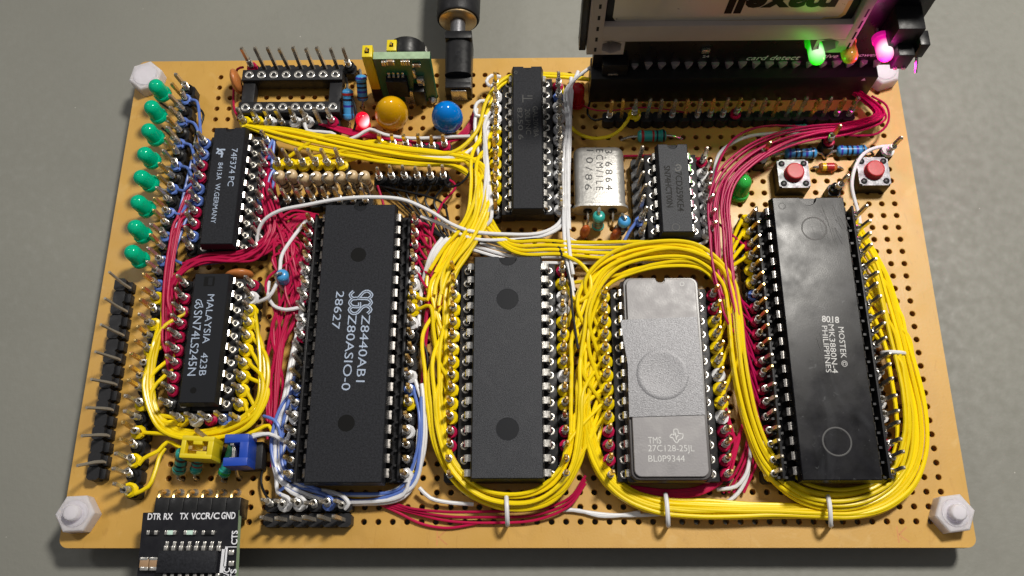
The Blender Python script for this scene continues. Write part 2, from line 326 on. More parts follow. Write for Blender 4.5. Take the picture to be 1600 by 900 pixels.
# ------------------------------------------------------------------ the setting
def grid_table():
    mb=MB(); x0,x1,y0,y1=-520,380,-260,620
    mb.add([(x0,y0,TABLE_Z),(x1,y0,TABLE_Z),(x1,y1,TABLE_Z),(x0,y1,TABLE_Z)],[(0,1,2,3)],M['table'])
    o=mb.obj('table_surface'); o['kind']='structure'; return o
grid_table()
BX0,BX1,BY0,BY1 = -155.05,4.7,-4.4,95.5
def board():
    mb=MB(); T=-1.6; h=P/2; n=12; r=0.53
    sq=[(1,0),(1,.58),(.58,1),(0,1),(-.58,1),(-1,.58),(-1,0),(-1,-.58),(-.58,-1),(0,-1),(.58,-1),(1,-.58)]
    cir=[(r*cos(2*pi*k/n),r*sin(2*pi*k/n)) for k in range(n)]
    cir2=[(1.2*x,1.2*y) for x,y in cir]
    corners=[(1,1,1,2),(-1,1,4,5),(-1,-1,7,8),(1,-1,10,11)]
    NI,NJ=55,37
    for a in range(NI):
        for b in range(NJ):
            cx,cy=-a*P,b*P
            O=[(cx+h*x,cy+h*y) for x,y in sq]; I2=[(cx+x,cy+y) for x,y in cir2]; I=[(cx+x,cy+y) for x,y in cir]
            vs=[(x,y,0) for x,y in O]+[(x,y,0) for x,y in I2]+[(x,y,-0.07) for x,y in I]+[(x,y,T) for x,y in I]+[(x,y,T) for x,y in O]
            fs=[(k,(k+1)%n,n+(k+1)%n,n+k) for k in range(n)]
            f2=[(n+k,n+(k+1)%n,2*n+(k+1)%n,2*n+k) for k in range(n)]
            mb.add(vs,[f for f in fs]+f2,M['board'])
            k0=len(mb.v)-len(vs)
            i=mb.m(M['board_cut'])
            for k in range(n):
                mb.f.append([k0+2*n+k,k0+2*n+(k+1)%n,k0+3*n+(k+1)%n,k0+3*n+k]); mb.mi.append(i); mb.sm.append(False)
                mb.f.append([k0+3*n+k,k0+3*n+(k+1)%n,k0+4*n+(k+1)%n,k0+4*n+k]); mb.mi.append(0); mb.sm.append(False)
            for sx,sy,p,q in corners:
                c=len(mb.v); mb.v+= [Vector((cx+h*sx,cy+h*sy,0)),Vector((cx+h*sx,cy+h*sy,T))]
                mb.f.append([k0+p,c,k0+q]); mb.mi.append(0); mb.sm.append(False)
                mb.f.append([k0+4*n+q,c+1,k0+4*n+p]); mb.mi.append(0); mb.sm.append(False)
    gx0,gx1,gy0,gy1=-(NI-1)*P-h,h,-h,(NJ-1)*P+h
    R=1.6
    def arc(cx,cy,a0): return [(cx+R*cos(a0+pi/2*k/6),cy+R*sin(a0+pi/2*k/6)) for k in range(7)]
    out=arc(BX1-R,BY1-R,0)+arc(BX0+R,BY1-R,pi/2)+arc(BX0+R,BY0+R,pi)+arc(BX1-R,BY0+R,3*pi/2)
    for z,rev in ((0,False),(T,True)):
        def f(pl):
            if rev: pl=pl[::-1]
            mb.add([(x,y,z) for x,y in pl],[list(range(len(pl)))],M['board'])
        f(arc(BX1-R,BY1-R,0)+arc(BX0+R,BY1-R,pi/2)+[(BX0,gy1),(BX1,gy1)])
        f([(BX0,gy0)]+arc(BX0+R,BY0+R,pi)+arc(BX1-R,BY0+R,3*pi/2)+[(BX1,gy0)])
        f([(BX0,gy0),(gx0,gy0),(gx0,gy1),(BX0,gy1)]); f([(gx1,gy0),(BX1,gy0),(BX1,gy1),(gx1,gy1)])
    n=len(out)
    c=0.18
    mb.add([(x,y,0) for x,y in out]+[(x,y,T) for x,y in out],[(i,n+i,n+(i+1)%n,(i+1)%n) for i in range(n)],M['board_cut'])
    o=mb.obj('perfboard')
    bm=bmesh.new(); bm.from_mesh(o.data); bmesh.ops.remove_doubles(bm,verts=bm.verts,dist=1e-6)
    bmesh.ops.recalc_face_normals(bm,faces=bm.faces[:]); bm.to_mesh(o.data); bm.free()
    for cx,cy in ((-88.6,-2.6),(-8.6,-2.2)):
        m=MB(); m.tube([(cx,cy-1.4,-.22),(cx,cy+1.4,-.22)],.26,M['stamp'],6).tube([(cx+.2,cy,-.22),(cx+1.7,cy+1.3,-.22)],.26,M['stamp'],6).tube([(cx+.2,cy,-.22),(cx+1.8,cy-1.3,-.22)],.26,M['stamp'],6); m.obj('stamped_mark',o)
    return tag(o,'tan phenolic prototyping board full of holes carrying every chip and wire','circuit board')
board()
# hex standoffs in the corners
def standoff(x,y,rot,desc,screw):
    t=thing('hex_standoff','white nylon hexagonal standoff '+desc,'standoff',(x,y,0),(0,0,rot),'nylon standoffs in the board corners')
    hexa=lambda R:[(R*cos(pi/3*k),R*sin(pi/3*k)) for k in range(6)]
    mb=MB(); R=3.5
    a=hexa(R*0.93); b=hexa(R)
    vs=[(x_,y_,3.0) for x_,y_ in a]+[(x_,y_,2.75) for x_,y_ in b]+[(x_,y_,0.0) for x_,y_ in b]
    n=6
    fs=[list(range(6))]+[(k,6+k,6+(k+1)%6,(k+1)%6) for k in range(6)]+[(6+k,12+k,12+(k+1)%6,6+(k+1)%6) for k in range(6)]
    mb.add(vs,fs,M['nylon']); mb.obj('nut',t)
    mb=MB(); mb.lathe([(2.35,3.0),(2.3,3.12),(1.5,3.14),(1.42,4.3),(1.2,4.55),(0,4.58)] if screw else [(2.45,3.0),(2.4,3.1),(0,3.14)],M['nylon'],24); mb.obj('screw_end',t)
    mb=MB(); mb.prism(hexa(3.4),TABLE_Z,-1.6,M['nylon']); mb.obj('leg',t)
standoff(-151.7,1.2,0.05,'at the near left corner beside the small black adapter board',True)
standoff(0.55,1.1,0.12,'at the near right corner with its screw end showing',True)
standoff(-151.9,90.2,0.35,'at the far left corner under the first green lamp',False)
standoff(0.9,90.0,0.3,'at the far right corner behind the glowing pink lamp',False)

# ------------------------------------------------------------------ wire wrap pin strips
def coil_mesh(mat, r, turns, pitch, rw, name):
    mb=MB(); n=10; pts=[(r*cos(2*pi*k/n),r*sin(2*pi*k/n),pitch*k/n) for k in range(int(turns*n)+1)]
    mb.tube(pts,rw,mat,5); return mb.mesh(name)
def pin_mesh(mat,h0,h1,name,lx=0,ly=0):
    mb=MB(); a=0.32
    q=[(-a,-a),(a,-a),(a,a),(-a,a)]
    z=[h0,h1-0.35,h1]; sc=[1,1,0.45]
    vs=[(x*s+lx*(zz-h0)/(h1-h0),y*s+ly*(zz-h0)/(h1-h0),zz) for zz,s in zip(z,sc) for x,y in q]
    fs=[(k*4+i,k*4+(i+1)%4,(k+1)*4+(i+1)%4,(k+1)*4+i) for k in range(2) for i in range(4)]+[(8,9,10,11)]
    mb.add(vs,fs,mat); return mb.mesh(name)
_c={}
def cached(key,fn):
    if key not in _c: _c[key]=fn()
    return _c[key]
WIREC={'Y':'yellow','R':'red','W':'white','B':'blue','K':'black'}
def collar_mesh(c):
    r=0.46 if c in 'YW' else 0.36
    return cached(('collar',c),lambda:coil_mesh(M[WIREC[c]],0.50+r*0.85,1.55,0.62,r,'wire_collar'))
wrap_mesh=lambda:cached('wrap',lambda:coil_mesh(M['tin'],0.50,6.5,0.30,0.14,'wrapped_wire'))
def strip(label, cells, colors, vertical=True, top=8.6, base=2.5, lean=(0,0), gold=False, group='wire wrap pin strips', name='pin_header', wid=2.3, dx=0.0, dy=0.0):
    """cells = [(i,j)...]; colors = string, one letter per pin: . bare, n metal wrap only"""
    o=G(*cells[0])+Vector((dx,dy,0))
    t=thing(name,label,'pin header',o,None,group)
    mb=MB()
    for i,j in cells:
        c=G(i,j)+Vector((dx,dy,0))-o; h=P/2-0.02; k=0.42; w=wid/2
        if vertical: poly=[(c.x-w+k,c.y-h),(c.x+w-k,c.y-h),(c.x+w,c.y-h+k),(c.x+w,c.y+h-k),(c.x+w-k,c.y+h),(c.x-w+k,c.y+h),(c.x-w,c.y+h-k),(c.x-w,c.y-h+k)]
        else: poly=[(c.x-h+k,c.y-w),(c.x+h-k,c.y-w),(c.x+h,c.y-w+k),(c.x+h,c.y+w-k),(c.x+h-k,c.y+w),(c.x-h+k,c.y+w),(c.x-h,c.y+w-k),(c.x-h,c.y-w+k)]
        mb.prism(poly,0,base,M['plastic2'])
    mb.obj('housing',t)
    for (i,j),c in zip(cells,colors):
        if c=='_': continue
        q=G(i,j)+Vector((dx,dy,0))-o
        g=(random.random()<0.5) if gold is None else gold
        v=random.randrange(4)
        lx,ly=lean[0]+(-.25,.2,.05,-.1)[v],lean[1]+(.1,-.15,.25,-.05)[v]
        me=cached(('pin',g,base,top,lean,v),lambda:pin_mesh(M['gold' if g else 'pinm'],base-0.2,top,'pin',lx,ly))
        p=place(me,'pin',t,q,(0,0,random.uniform(-.15,.15)))
        if c!='.':
            k=1.0/(top-base)
            zz=base+0.25
            if c!='n':
                place(collar_mesh(c),'wire_collar',p,(lx*0.12,ly*0.12,zz),(lx*0.02,0,random.uniform(0,6.28)))
                zz+=1.05
            w=place(wrap_mesh(),'wrapped_wire',p,(lx*0.25,ly*0.25,zz),(-ly/6,lx/6,random.uniform(0,6.28)))
    return t
col=lambda i,j0,j1:[(i,j) for j in range(j0,j1-1,-1)]
row=lambda j,i0,i1:[(i,j) for i in range(i0,i1+1)]
strip('black strip of wire wrap pins left of the tall lettered chip',col(-45,22,3),'RRRRWWR.WR...BBWnBnB',gold=None)
strip('black strip of wire wrap pins between the tall lettered chip and the thick yellow bundle',col(-37,22,3),'RRRRWWYYWKnnWBYnWKKW',gold=True)
strip('strip of pins with mostly yellow collars left of the plain black chip without writing',col(-34,18,3),'.nYYYYYYYYYYRRRn',gold=True)
strip('strip of pins with mixed collars right of the plain black chip without writing',col(-26,18,3),'RYWWYYYYWYYnRRRR',gold=True)
strip('strip of pins with yellow collars left of the grey chip with the silver sticker',col(-23,16,3),'YYYYYYYYYYRRRn',gold=True)
strip('strip of red and yellow collared pins right of the chip with the silver sticker',col(-15,16,3),'RRYYYYWYYWRRRR',gold=True)
strip('strip of pins with dark red collars left of the scratched glossy chip',col(-12,22,3),'YYRYYYBRRRRRRRRnRWWY',gold=None,top=8.8,lean=(0.7,0.0))
strip('strip of pins right of the scratched glossy chip next to the bare hole field',col(-4,22,3),'YYYYYYYYYYKnWnWWnRWW',top=9.2,lean=(0.9,0.2))
strip('strip of pins with white then yellow collars left of the narrow far chip',col(-31,34,23),'WWWWYYYYYYYn',gold=True)
strip('strip of pins with silver wraps and white collars right of the narrow far chip',col(-26,34,23),'RBWWWWnWWnWW')
strip('strip of pins with red and blue collars left of the far left lettered chip',col(-54,29,20),'BBRRBBRRBK')
strip('strip of pins with red and blue collars right of the far left lettered chip',col(-49,29,20),'RBRRBBRRnB')
strip('strip of pins with red collars left of the near left lettered chip',col(-54,17,8),'KRRRRRRRRK')
strip('strip of pins with yellow collars right of the near left lettered chip',col(-49,17,8),'RWYYYYYYYY')
strip('short black strip of unwrapped leaning pins beside the metal crystal can',col(-20,27,21),'.....Bn',lean=(0.6,0.5))
strip('short strip of pins with white collars right of the small fourteen leg chip',col(-15,27,21),'RWWWWWW',lean=(0.5,0.4))
s_=''
for j in range(34,1,-1):
    s_+= ('B' if j%2 else 'K') if j>16 else ('Y' if j%2==0 else 'K')
strip('very long strip of pins, blue collars far and yellow collars near, down the left',col(-56,34,2),s_,gold=None,lean=(-1.1,0.6))
strip('row of six pins with black collars beside the beige resistors',row(26,-40,-35),'KKKKKK',vertical=False,dy=-0.6)
strip('row of six gilt pins with red collars in front of the two round capacitors',row(29,-40,-35),'RRRnnR',vertical=False,gold=True,dy=-1.0,top=8.0)
strip('row of six pins with yellow collars just behind the beige resistors',row(27,-48,-43),'YYYYYY',vertical=False,lean=(-0.5,0.5),top=9)
strip('row of eight pins with silver wraps between the beige resistors and the tall lettered chip',row(24,-48,-41),'nnnnnnnn',vertical=False)
strip('row of eight pins with yellow and white collars in front of the empty socket',row(31,-51,-44),'YYWnWW.R',vertical=False,top=8,lean=(-0.4,0.6),dy=-0.4)
strip('row of nine bare pins behind the empty socket at the far edge',row(36,-51,-43),'R.......K',vertical=False,top=9.5,lean=(-0.4,0.6))
strip('row of five pins just below the near left lettered chip',row(7,-53,-49),'YWRBn',vertical=False,top=8,dy=-0.3,lean=(-.5,.4))
strip('long row of twenty pins in front of the tall black connector',row(31,-22,-3),'n.Y..n.nnnR.......nn',vertical=False,gold=None,top=9.0,dy=0.8)
tw=strip('double row of twelve short pins at the near edge below the tall lettered chip',[(-48+k,j) for j in (0,1) for k in range(6)],'......nWWnBn',vertical=False,top=6.6,lean=(-0.9,0.2),dx=4.6,dy=0.1)
# far-left strip with bent pins in every second position
def bent_strip():
    o=un(197,452,0); t=thing('pin_header','black strip at the left edge with eight long bent pins leaning outward','pin header',o,None,'wire wrap pin strips')
    e=un(155,742,0); mb=MB(); N=16
    for k in range(N):
        c=(e-o)*(k/(N-1)); h=1.22; kk=.4; w=1.1
        mb.prism([(c.x-w+kk,c.y-h),(c.x+w-kk,c.y-h),(c.x+w,c.y-h+kk),(c.x+w,c.y+h-kk),(c.x+w-kk,c.y+h),(c.x-w+kk,c.y+h),(c.x-w,c.y+h-kk),(c.x-w,c.y-h+kk)],0,2.5 if k%2 else 2.8,M['plastic2'])
    mb.obj('housing',t)
    mb=MB()
    for k in range(N):
        c=(e-o)*(k/(N-1)); mb.box(c.x+1.1,c.x+2.0,c.y-1.0,c.y+.8,0,1.9,M['plastic2'],0.12)
    mb.obj('side_block',t)
    tips=[(170.5,425),(163.7,466),(157.5,507),(149,549.5),(142.5,592.5),(135,637),(127.7,681),(120.7,727.7)]
    for k,tp in enumerate(tips):
        a=(e-o)*((2*k)/(N-1)); T=un(tp[0],tp[1],8.0)-o
        m=MB(); m.tube([(a.x+1.7,a.y-.5,0.8),(a.x+1.5,a.y-.45,2.7),((a.x+1.2)*.75+T.x*.25,(a.y-.4)*.75+T.y*.25,4.2),((a.x+1.2)*0.5+T.x*0.5,(a.y-.4)*0.5+T.y*.5,5.5),tuple(T)],[.32,.34,.32,.28,.28],M['pin_bright'],6)
        m.obj('pin',t)
bent_strip()
# single posts on the right hand side
def post(i,j,c,label,base=3.0,top=8.8,lean=(0.8,0.5),dx=0,dy=0): strip(label,[(i,j)],c,True,top,base,lean,None,'single wire posts',name='wire_post',dx=dx,dy=dy)
post(-10,27,'W','single black post with white collar behind the left push button',dx=-1,dy=1)
post(-5,29,'R','single black post holding a red wire between the two blue resistors',dy=-0.8)
post(0,28,'W','single black post with white wire at the right edge of the board',dx=-1.5,dy=-0.5)
post(-5,25,'K','single black post sleeved in black below the little glass diode',dy=-1)
# ------------------------------------------------------------------ chips and sockets
def socket(label, ci, half, j0, j1, z=3.6, name='chip_socket', rings=True, wall=0):
    """bars under each row of legs with turned contacts; ci = centre column, half = columns from centre to the legs"""
    o=G(ci,(j0+j1)/2); t=thing(name,label,'chip socket',o,None,'turned pin chip sockets')
    H=(j0-j1+1)*P/2; mb=MB(); w=1.25
    for s in (-1,1):
        x=s*half*P
        mb.box(x-w,x+w,-H,H,1.0,z,M['plastic2'],0.15)
    for y in (-H+1.3,0,H-1.3): mb.box(-half*P+w-.05,half*P-w+.05,y-1.2,y+1.2,1.1,z-0.4,M['plastic2'],0.1)
    if wall:
        for s in (-1,1):
            x=s*(half*P+w+.1); mb.box(x-.22,x+.22,-H,H,.5,wall,M['plastic2'],0.08)
            for j in range(j1,j0+1): mb.box(x-.9,x+.9,j*P-o.y-.95-.2,j*P-o.y-.95+.2,.5,wall-.9,M['plastic2'],0)
    mb.obj('frame',t)
    if not rings: return t
    ring=cached(('ring',z),lambda:MB().lathe([(0.42,z-0.9),(0.42,z+.06),(0.50,z+.08),(0.68,z+.08),(0.74,z+.04),(0.74,z-.2)],M['tin'],16)
                .lathe([(0,z-.85),(0.42,z-.85)],M['darkhole'],16).mesh('contact'))
    for s in (-1,1):
        for j in range(j1,j0+1): place(ring,'contact',t,(s*half*P,j*P-o.y,0))
    return t
def leg_mesh(bw, px, ztop, zs, wide, depth, lm='tin'):
    """right-hand leg: leaves the body at bw, shoulder, goes down at px"""
    def f():
        mb=MB(); t=0.14; path=[(bw-0.3,zs),(px-0.55,zs),(px-0.25,zs-0.12),(px-0.12,zs-0.5),(px-0.08,depth)]
        prof=[wide,wide,wide,wide,wide*0.9]
        vs=[];n=len(path)
        for k,((x,z),w) in enumerate(zip(path,prof)):
            a=path[max(k-1,0)];b=path[min(k+1,n-1)];dx,dz=b[0]-a[0],b[1]-a[1];l=sqrt(dx*dx+dz*dz);nx,nz=-dz/l*t,dx/l*t
            vs+=[(x+nx,-w/2,z+nz),(x+nx,w/2,z+nz),(x-nx,w/2,z-nz),(x-nx,-w/2,z-nz)]
        fs=[(k*4+i,k*4+(i+1)%4,(k+1)*4+(i+1)%4,(k+1)*4+i) for k in range(n-1) for i in range(4)]
        mb.add(vs,fs,M[lm]); return mb.mesh('leg')
    return cached(('leg',bw,px,zs,wide,depth,lm),f)
def chip(label, ci, half, j0, j1, L, W, ztop, mat, notch=1.6, thick=3.6, draft=0.28, name='integrated_circuit', wide=1.2, legmat='tin', depth=2.6, top=True, edgemat=None, dy=0.0, body=None):
    o=G(ci,(j0+j1)/2)+Vector((0,dy,0)); t=thing(name,label,'chip',o)
    mb=MB(); zb=ztop-thick; zm=ztop-thick*0.55
    hw,hl=W/2,L/2
    def outline(dw,dl,nr):
        pts=[(-hw-dw,-hl-dl),(hw+dw,-hl-dl),(hw+dw,hl+dl)]
        if nr: pts+=[(nr*cos(a),hl+dl-nr*sin(a)) for a in [pi*k/12 for k in range(13)]]
        pts+=[(-hw-dw,hl+dl)]; return pts
    c=0.13
    lv=[(outline(-draft,-draft,0 if not notch else notch),zb),(outline(draft,draft*.9,notch),zm),(outline(0,0,notch),ztop-c),(outline(-c,-c,notch),ztop)]
    n=len(lv[0][0])
    for (a,z0),(b,z1) in zip(lv,lv[1:]):
        mb.add([(x,y,z0) for x,y in a]+[(x,y,z1) for x,y in b],[(i,(i+1)%n,n+(i+1)%n,n+i) for i in range(n)],edgemat or mat)
    # top: split in fan-safe polygon (bmesh handles concave ngons)
    mb.add([(x,y,ztop) for x,y in lv[-1][0]],[list(range(n))],mat)
    mb.add([(x,y,zb) for x,y in lv[0][0]],[list(range(n))[::-1]],mat)
    if notch: mb.prism([(notch*1.02*cos(a),hl+draft-.1-notch*1.02*sin(a)) for a in [pi*k/12 for k in range(13)]],zm,ztop-0.9,edgemat or mat)
    mb.obj('body',t)
    nl=j0-j1+1
    me=leg_mesh(hw+draft,half*P,ztop,zm,wide,depth,legmat)
    for j in range(nl):
        y=(j-(nl-1)/2)*P-dy
        place(me,'leg',t,(0,y,0)); place(me,'leg',t,(0,y,0),(0,0,pi))
    return t,o
def disc_mark(t,o,px,py,z,rpx,mat,label=None,depth=0.012):
    c=un(px,py,z)-o; r=rpx/8.7
    mb=MB(); mb.lathe([(r,0),(r,depth),(0,depth)],mat,28,smooth=False); d=mb.obj('ejector_mark',t,(c.x,c.y,z)); return d
def ring_mark(t,o,px,py,z,rpx,mat,w=0.10):
    c=un(px,py,z)-o; r=rpx/8.7
    mb=MB(); mb.lathe([(r,0.0),(r-w*.2,0.02),(r-w,0.02),(r-w*1.2,0)],mat,32); return mb.obj('ejector_mark',t,(c.x,c.y,z))
def tl(body,pa,pb,z,h,mat,t,o,thick=0.0,**k):
    a=un(pa[0],pa[1],z); b=un(pb[0],pb[1],z)
    return text_line(body,a,b,h,mat,t,o,thick,**k)
def strokes(t,o,name,mat,lines,z,r,scale=1.0,flat=0.03):
    """flat printed strokes; lines = list of pixel polylines"""
    mb=MB()
    for k,l in enumerate(lines):
        pts=smooth_path([un(x,y,z)-o for x,y in l],0.3) if len(l)>2 else [un(x,y,z)-o for x,y in l]
        zz=Vector((0,0,0.012+0.004*k)); L_=[];R_=[]; m=len(pts)
        for q in range(m):
            d=(pts[min(q+1,m-1)]-pts[max(q-1,0)]); d.z=0; d.normalize(); nn=Vector((-d.y,d.x,0))*r
            L_.append(pts[q]+nn+zz); R_.append(pts[q]-nn+zz)
        mb.add(R_+L_,[(q,q+1,m+q+1,m+q) for q in range(m-1)],mat)
    return mb.obj(name,t)
# the tall lettered chip
socket('dark turned pin socket under the tall chip with the blue white lettering',-41,3,22,3,3.4,rings=False,wall=5.2)
t,o=chip('tall matt black forty leg chip with large pale blue lettering and two dark round holes',-41,3,22,3,52.0,13.3,8.0,M['ic'],1.25,edgemat=M['ic_smooth'],wide=1.5,legmat='leg_dark')
disc_mark(t,o,560,398,8.0,12.5,M['darkhole']); disc_mark(t,o,541,661,8.0,13,M['darkhole'])
tl('Z8440AB1',(572,492),(563,597),8,1.55,M['ink'],t,o,0.0); tl('Z80ASIO-0',(551,492),(540,610),8,1.55,M['ink'],t,o,0.0); tl('28627',(532,455),(524,514),8,1.45,M['ink'],t,o,0.0)
lg=[]
def sgs(y0,g):
    H=12; xs=lambda u:544+36*u+ (490-y0)*0.06
    if g: return [[(xs(.85),y0+H-1),(xs(.97),y0+H*.55),(xs(.85),y0+1),(xs(.55),y0),(xs(.2),y0),(xs(.03),y0+H*.5),(xs(.15),y0+H),(xs(.45),y0+H),(xs(.45),y0+H*.5)]]
    return [[(xs(.82),y0+H),(xs(.97),y0+H*.5),(xs(.8),y0),(xs(.62),y0+1.5),(xs(.38),y0+H-1.5),(xs(.2),y0+H),(xs(.03),y0+H*.5),(xs(.18),y0)]]
strokes(t,o,'emblem',M['ink'],sgs(455,0)+sgs(466.5,1)+sgs(478,0),8.0,0.29)
strokes(t,o,'emblem_line',M['ic_smooth'],sgs(455,0)+sgs(466.5,1)+sgs(478,0),8.016,0.07)
# the plain chip
socket('dark turned pin socket under the plain chip without writing',-30,3,18,3,3.8)
t,o=chip('plain grained black thirty two leg chip without writing between two yellow bundles',-30,3,18,3,40.6,12.3,8.0,M['ic_rough'],1.7,edgemat=M['ic_smooth'])
disc_mark(t,o,793,467,8,17,M['ic_smooth'],depth=0.02); disc_mark(t,o,793,670,8,17,M['ic_smooth'],depth=0.02); ring_mark(t,o,793,467,8.02,17.5,M['ic']); ring_mark(t,o,793,670,8.02,17.5,M['ic'])
# the ceramic chip with a sticker
socket('dark turned pin socket under the grey chip with the silver sticker',-19,3,16,3,3.8)
def eprom():
    o=G(-19,9.5); t=thing('integrated_circuit','grey ceramic chip with rounded rim and a torn silver grey sticker over its window','chip',o)
    cs=[un(x,y,8.0)-o for x,y in ((977.5,435.7),(1083.7,435.7),(1108.3,745),(995,745))]
    cx=(cs[0].x+cs[1].x+cs[2].x+cs[3].x)/4; w=12.6/2; y1=(cs[0].y+cs[1].y)/2; y0=(cs[2].y+cs[3].y)/2
    def rr(w,y0,y1,r,nt=True,nr=0.9):
        p=[]
        for (x,y,a) in ((w-r,y0+r,-pi/2),(w-r,y1-r,0)):
            p+=[(cx+x+r*cos(a+pi/2*k/5),y+r*sin(a+pi/2*k/5)) for k in range(6)]
        p+=[(cx+nr*cos(a),y1-nr*0.95*sin(a)) for a in [pi*k/8 for k in range(9)]]
        for (x,y,a) in ((-w+r,y1-r,pi/2),(-w+r,y0+r,pi)):
            p+=[(cx+x+r*cos(a+pi/2*k/5),y+r*sin(a+pi/2*k/5)) for k in range(6)]
        return p
    mb=MB()
    lv=[(rr(w+.9,y0-.6,y1+.5,.6),3.9),(rr(w+.9,y0-.6,y1+.5,.6),5.4),(rr(w+.62,y0-.5,y1+.45,1.3),5.6),(rr(w+.62,y0-.5,y1+.45,1.3),7.3),(rr(w+.42,y0-.35,y1+.3,1.3),7.45),(rr(w+.05,y0-.05,y1+.05,1.2),7.45),(rr(w+.02,y0-.02,y1+.02,1.2),7.85),(rr(w-.1,y0+.1,y1-.1,1.1),8.0)]
    mats=[M['ceramic_edge']]*6+[M['ceramic']]
    n=len(lv[0][0])
    for q,((a,z0),(b,z1)) in enumerate(zip(lv,lv[1:])):
        mb.add([(x,y,z0) for x,y in a]+[(x,y,z1) for x,y in b],[(i,(i+1)%n,n+(i+1)%n,n+i) for i in range(n)],mats[q])
    mb.add([(x,y,8.0) for x,y in lv[-1][0]],[list(range(n))],M['ceramic'])
    mb.obj('body',t)
    st=MB(); pl=[(969.5,500),(974,530),(981,570),(982,610),(983.3,651.7),(1101.7,648),(1098,600),(1094,550),(1088.7,495)]
    q=[un(x,y,8.1)-o for x,y in pl][::-1]; st.prism([(p.x,p.y) for p in q],8.03,8.16,M['sticker'],topmat=M['sticker'])
    c=un(1035,585,8.1)-o
    r0=4.6; prof=[(r0,8.165),(r0*.94,8.22),(r0*.84,8.22),(r0*.72,8.175),(0,8.17)]
    st.lathe([(r,z) for r,z in prof],M['sticker'],36,T=Matrix.Translation((c.x,c.y,0)))
    st.obj('sticker',t)
    me=leg_mesh(6.9,3*P,8,5.5,1.25,2.6)
    for j in range(14):
        y=(j-6.5)*P; place(me,'leg',t,(0,y,0)); place(me,'leg',t,(0,y,0),(0,0,pi))
    tl('TMS',(1012.5,688),(1033,688),8,1.15,M['ink2'],t,o,0.0); tl('27C128-25JL',(1012.5,702),(1085,702),8,1.1,M['ink2'],t,o,0.0); tl('BL0P9344',(1013,716.5),(1070,716.5),8,1.1,M['ink2'],t,o,0.0)
    strokes(t,o,'emblem',M['ink2'],[[(1046,683),(1050,678),(1053,680),(1053,671),(1059,671),(1060,677),(1067,678),(1066,685),(1061,687),(1058,692),(1054,689),(1051,684),(1046,683)],[(1055,676),(1057,687)],[(1060,680),(1056,684)]],8.0,0.09)
    strokes(t,o,'marking',M['ink2'],[[(1063,441),(1068,441),(1068,446),(1063,446),(1063,441)]],8.0,0.07)
eprom()
# the glossy chip
socket('lower black socket under the scratched glossy chip with silver contacts',-8,3,22,3,5.0,rings=False,wall=7.4)
t,o=chip('scratched glossy black forty leg chip with smudges and two circular marks',-8,3,22,3,52.0,13.2,9.8,M['ic_gloss'],1.55,wide=1.35,depth=4.5,legmat='leg_dark')
ring_mark(t,o,1272,357,9.8,20.5,M['ink_faint'],0.22); ring_mark(t,o,1308,690,9.8,22,M['engrave'],0.24); ring_mark(t,o,1222,322,9.8,6,M['ink_faint'],0.12)
tl('8018',(1284,498),(1311,500),9.8,1.15,M['ink2'],t,o,0.03); tl('MOSTEK \u00a9',(1314,511),(1320,573),9.8,1.0,M['ink2'],t,o,0.0); tl('·MK3880N-4',(1298,503),(1305,583),9.8,1.0,M['ink2'],t,o,0.0); tl('PHILIPPINES',(1288,509),(1295,582),9.8,0.95,M['ink2'],t,o,0.0)
random.seed(3)
strokes(t,o,'scratches',M['ink_faint'],[[(x,y),(x+random.uniform(4,14),y+random.uniform(12,34))] for x,y in [(random.uniform(1268,1318),random.uniform(318,360)) for _ in range(16)]]+[[(1276,528),(1284,552)],[(1281,520),(1286,540)],[(1287,560),(1292,580)]],9.8,0.025)
# the narrow far chip
socket('long narrow turned pin socket under the narrow far chip',-28.5,1.5,34,23,4.2)
t,o=chip('narrow dark twenty four leg chip with faint lettering in the far middle',-28.5,1.5,34,23,31.4,5.7,8.0,M['ic'],0.8,draft=0.35,wide=1.3,depth=3.4,edgemat=M['ic_smooth'])
ring_mark(t,o,806,113,8,3,M['ink_faint'],0.1)
tl('GAL20V8A',(836,166),(838,214),8,1.0,M['ink_faint'],t,o); tl('20LPNC',(824,170),(826,210),8,1.0,M['ink_faint'],t,o); tl('8250 6',(812,168),(814,218),8,1.0,M['ink_faint'],t,o)
strokes(t,o,'emblem',M['ink_faint'],[[(817,148),(817,160)],[(817,154),(832,154)],[(824,150),(832,150)]],8.0,0.09)
# the far left chip
socket('turned pin socket with silver rings under the far left lettered chip',-51.5,1.5,29,20,3.8)
t,o=chip('far left black twenty leg chip lettered in white beside the green lamps',-51.5,1.5,29,20,24.8,6.1,8.0,M['ic'],0.9,draft=0.3,wide=1.15,depth=3.2,edgemat=M['ic_smooth'])
tl('74F374 PC',(367,232),(360,291),8,1.15,M['ink'],t,o,0.0); tl('8413A  W.GERMANY',(345,254),(333,349),8,0.95,M['ink'],t,o,0.0)
strokes(t,o,'emblem',M['ink'],[[(352,234),(344,234),(338,240)],[(346,246),(347,238),(339,232)],[(349,240),(341,240)]],8.0,0.17)
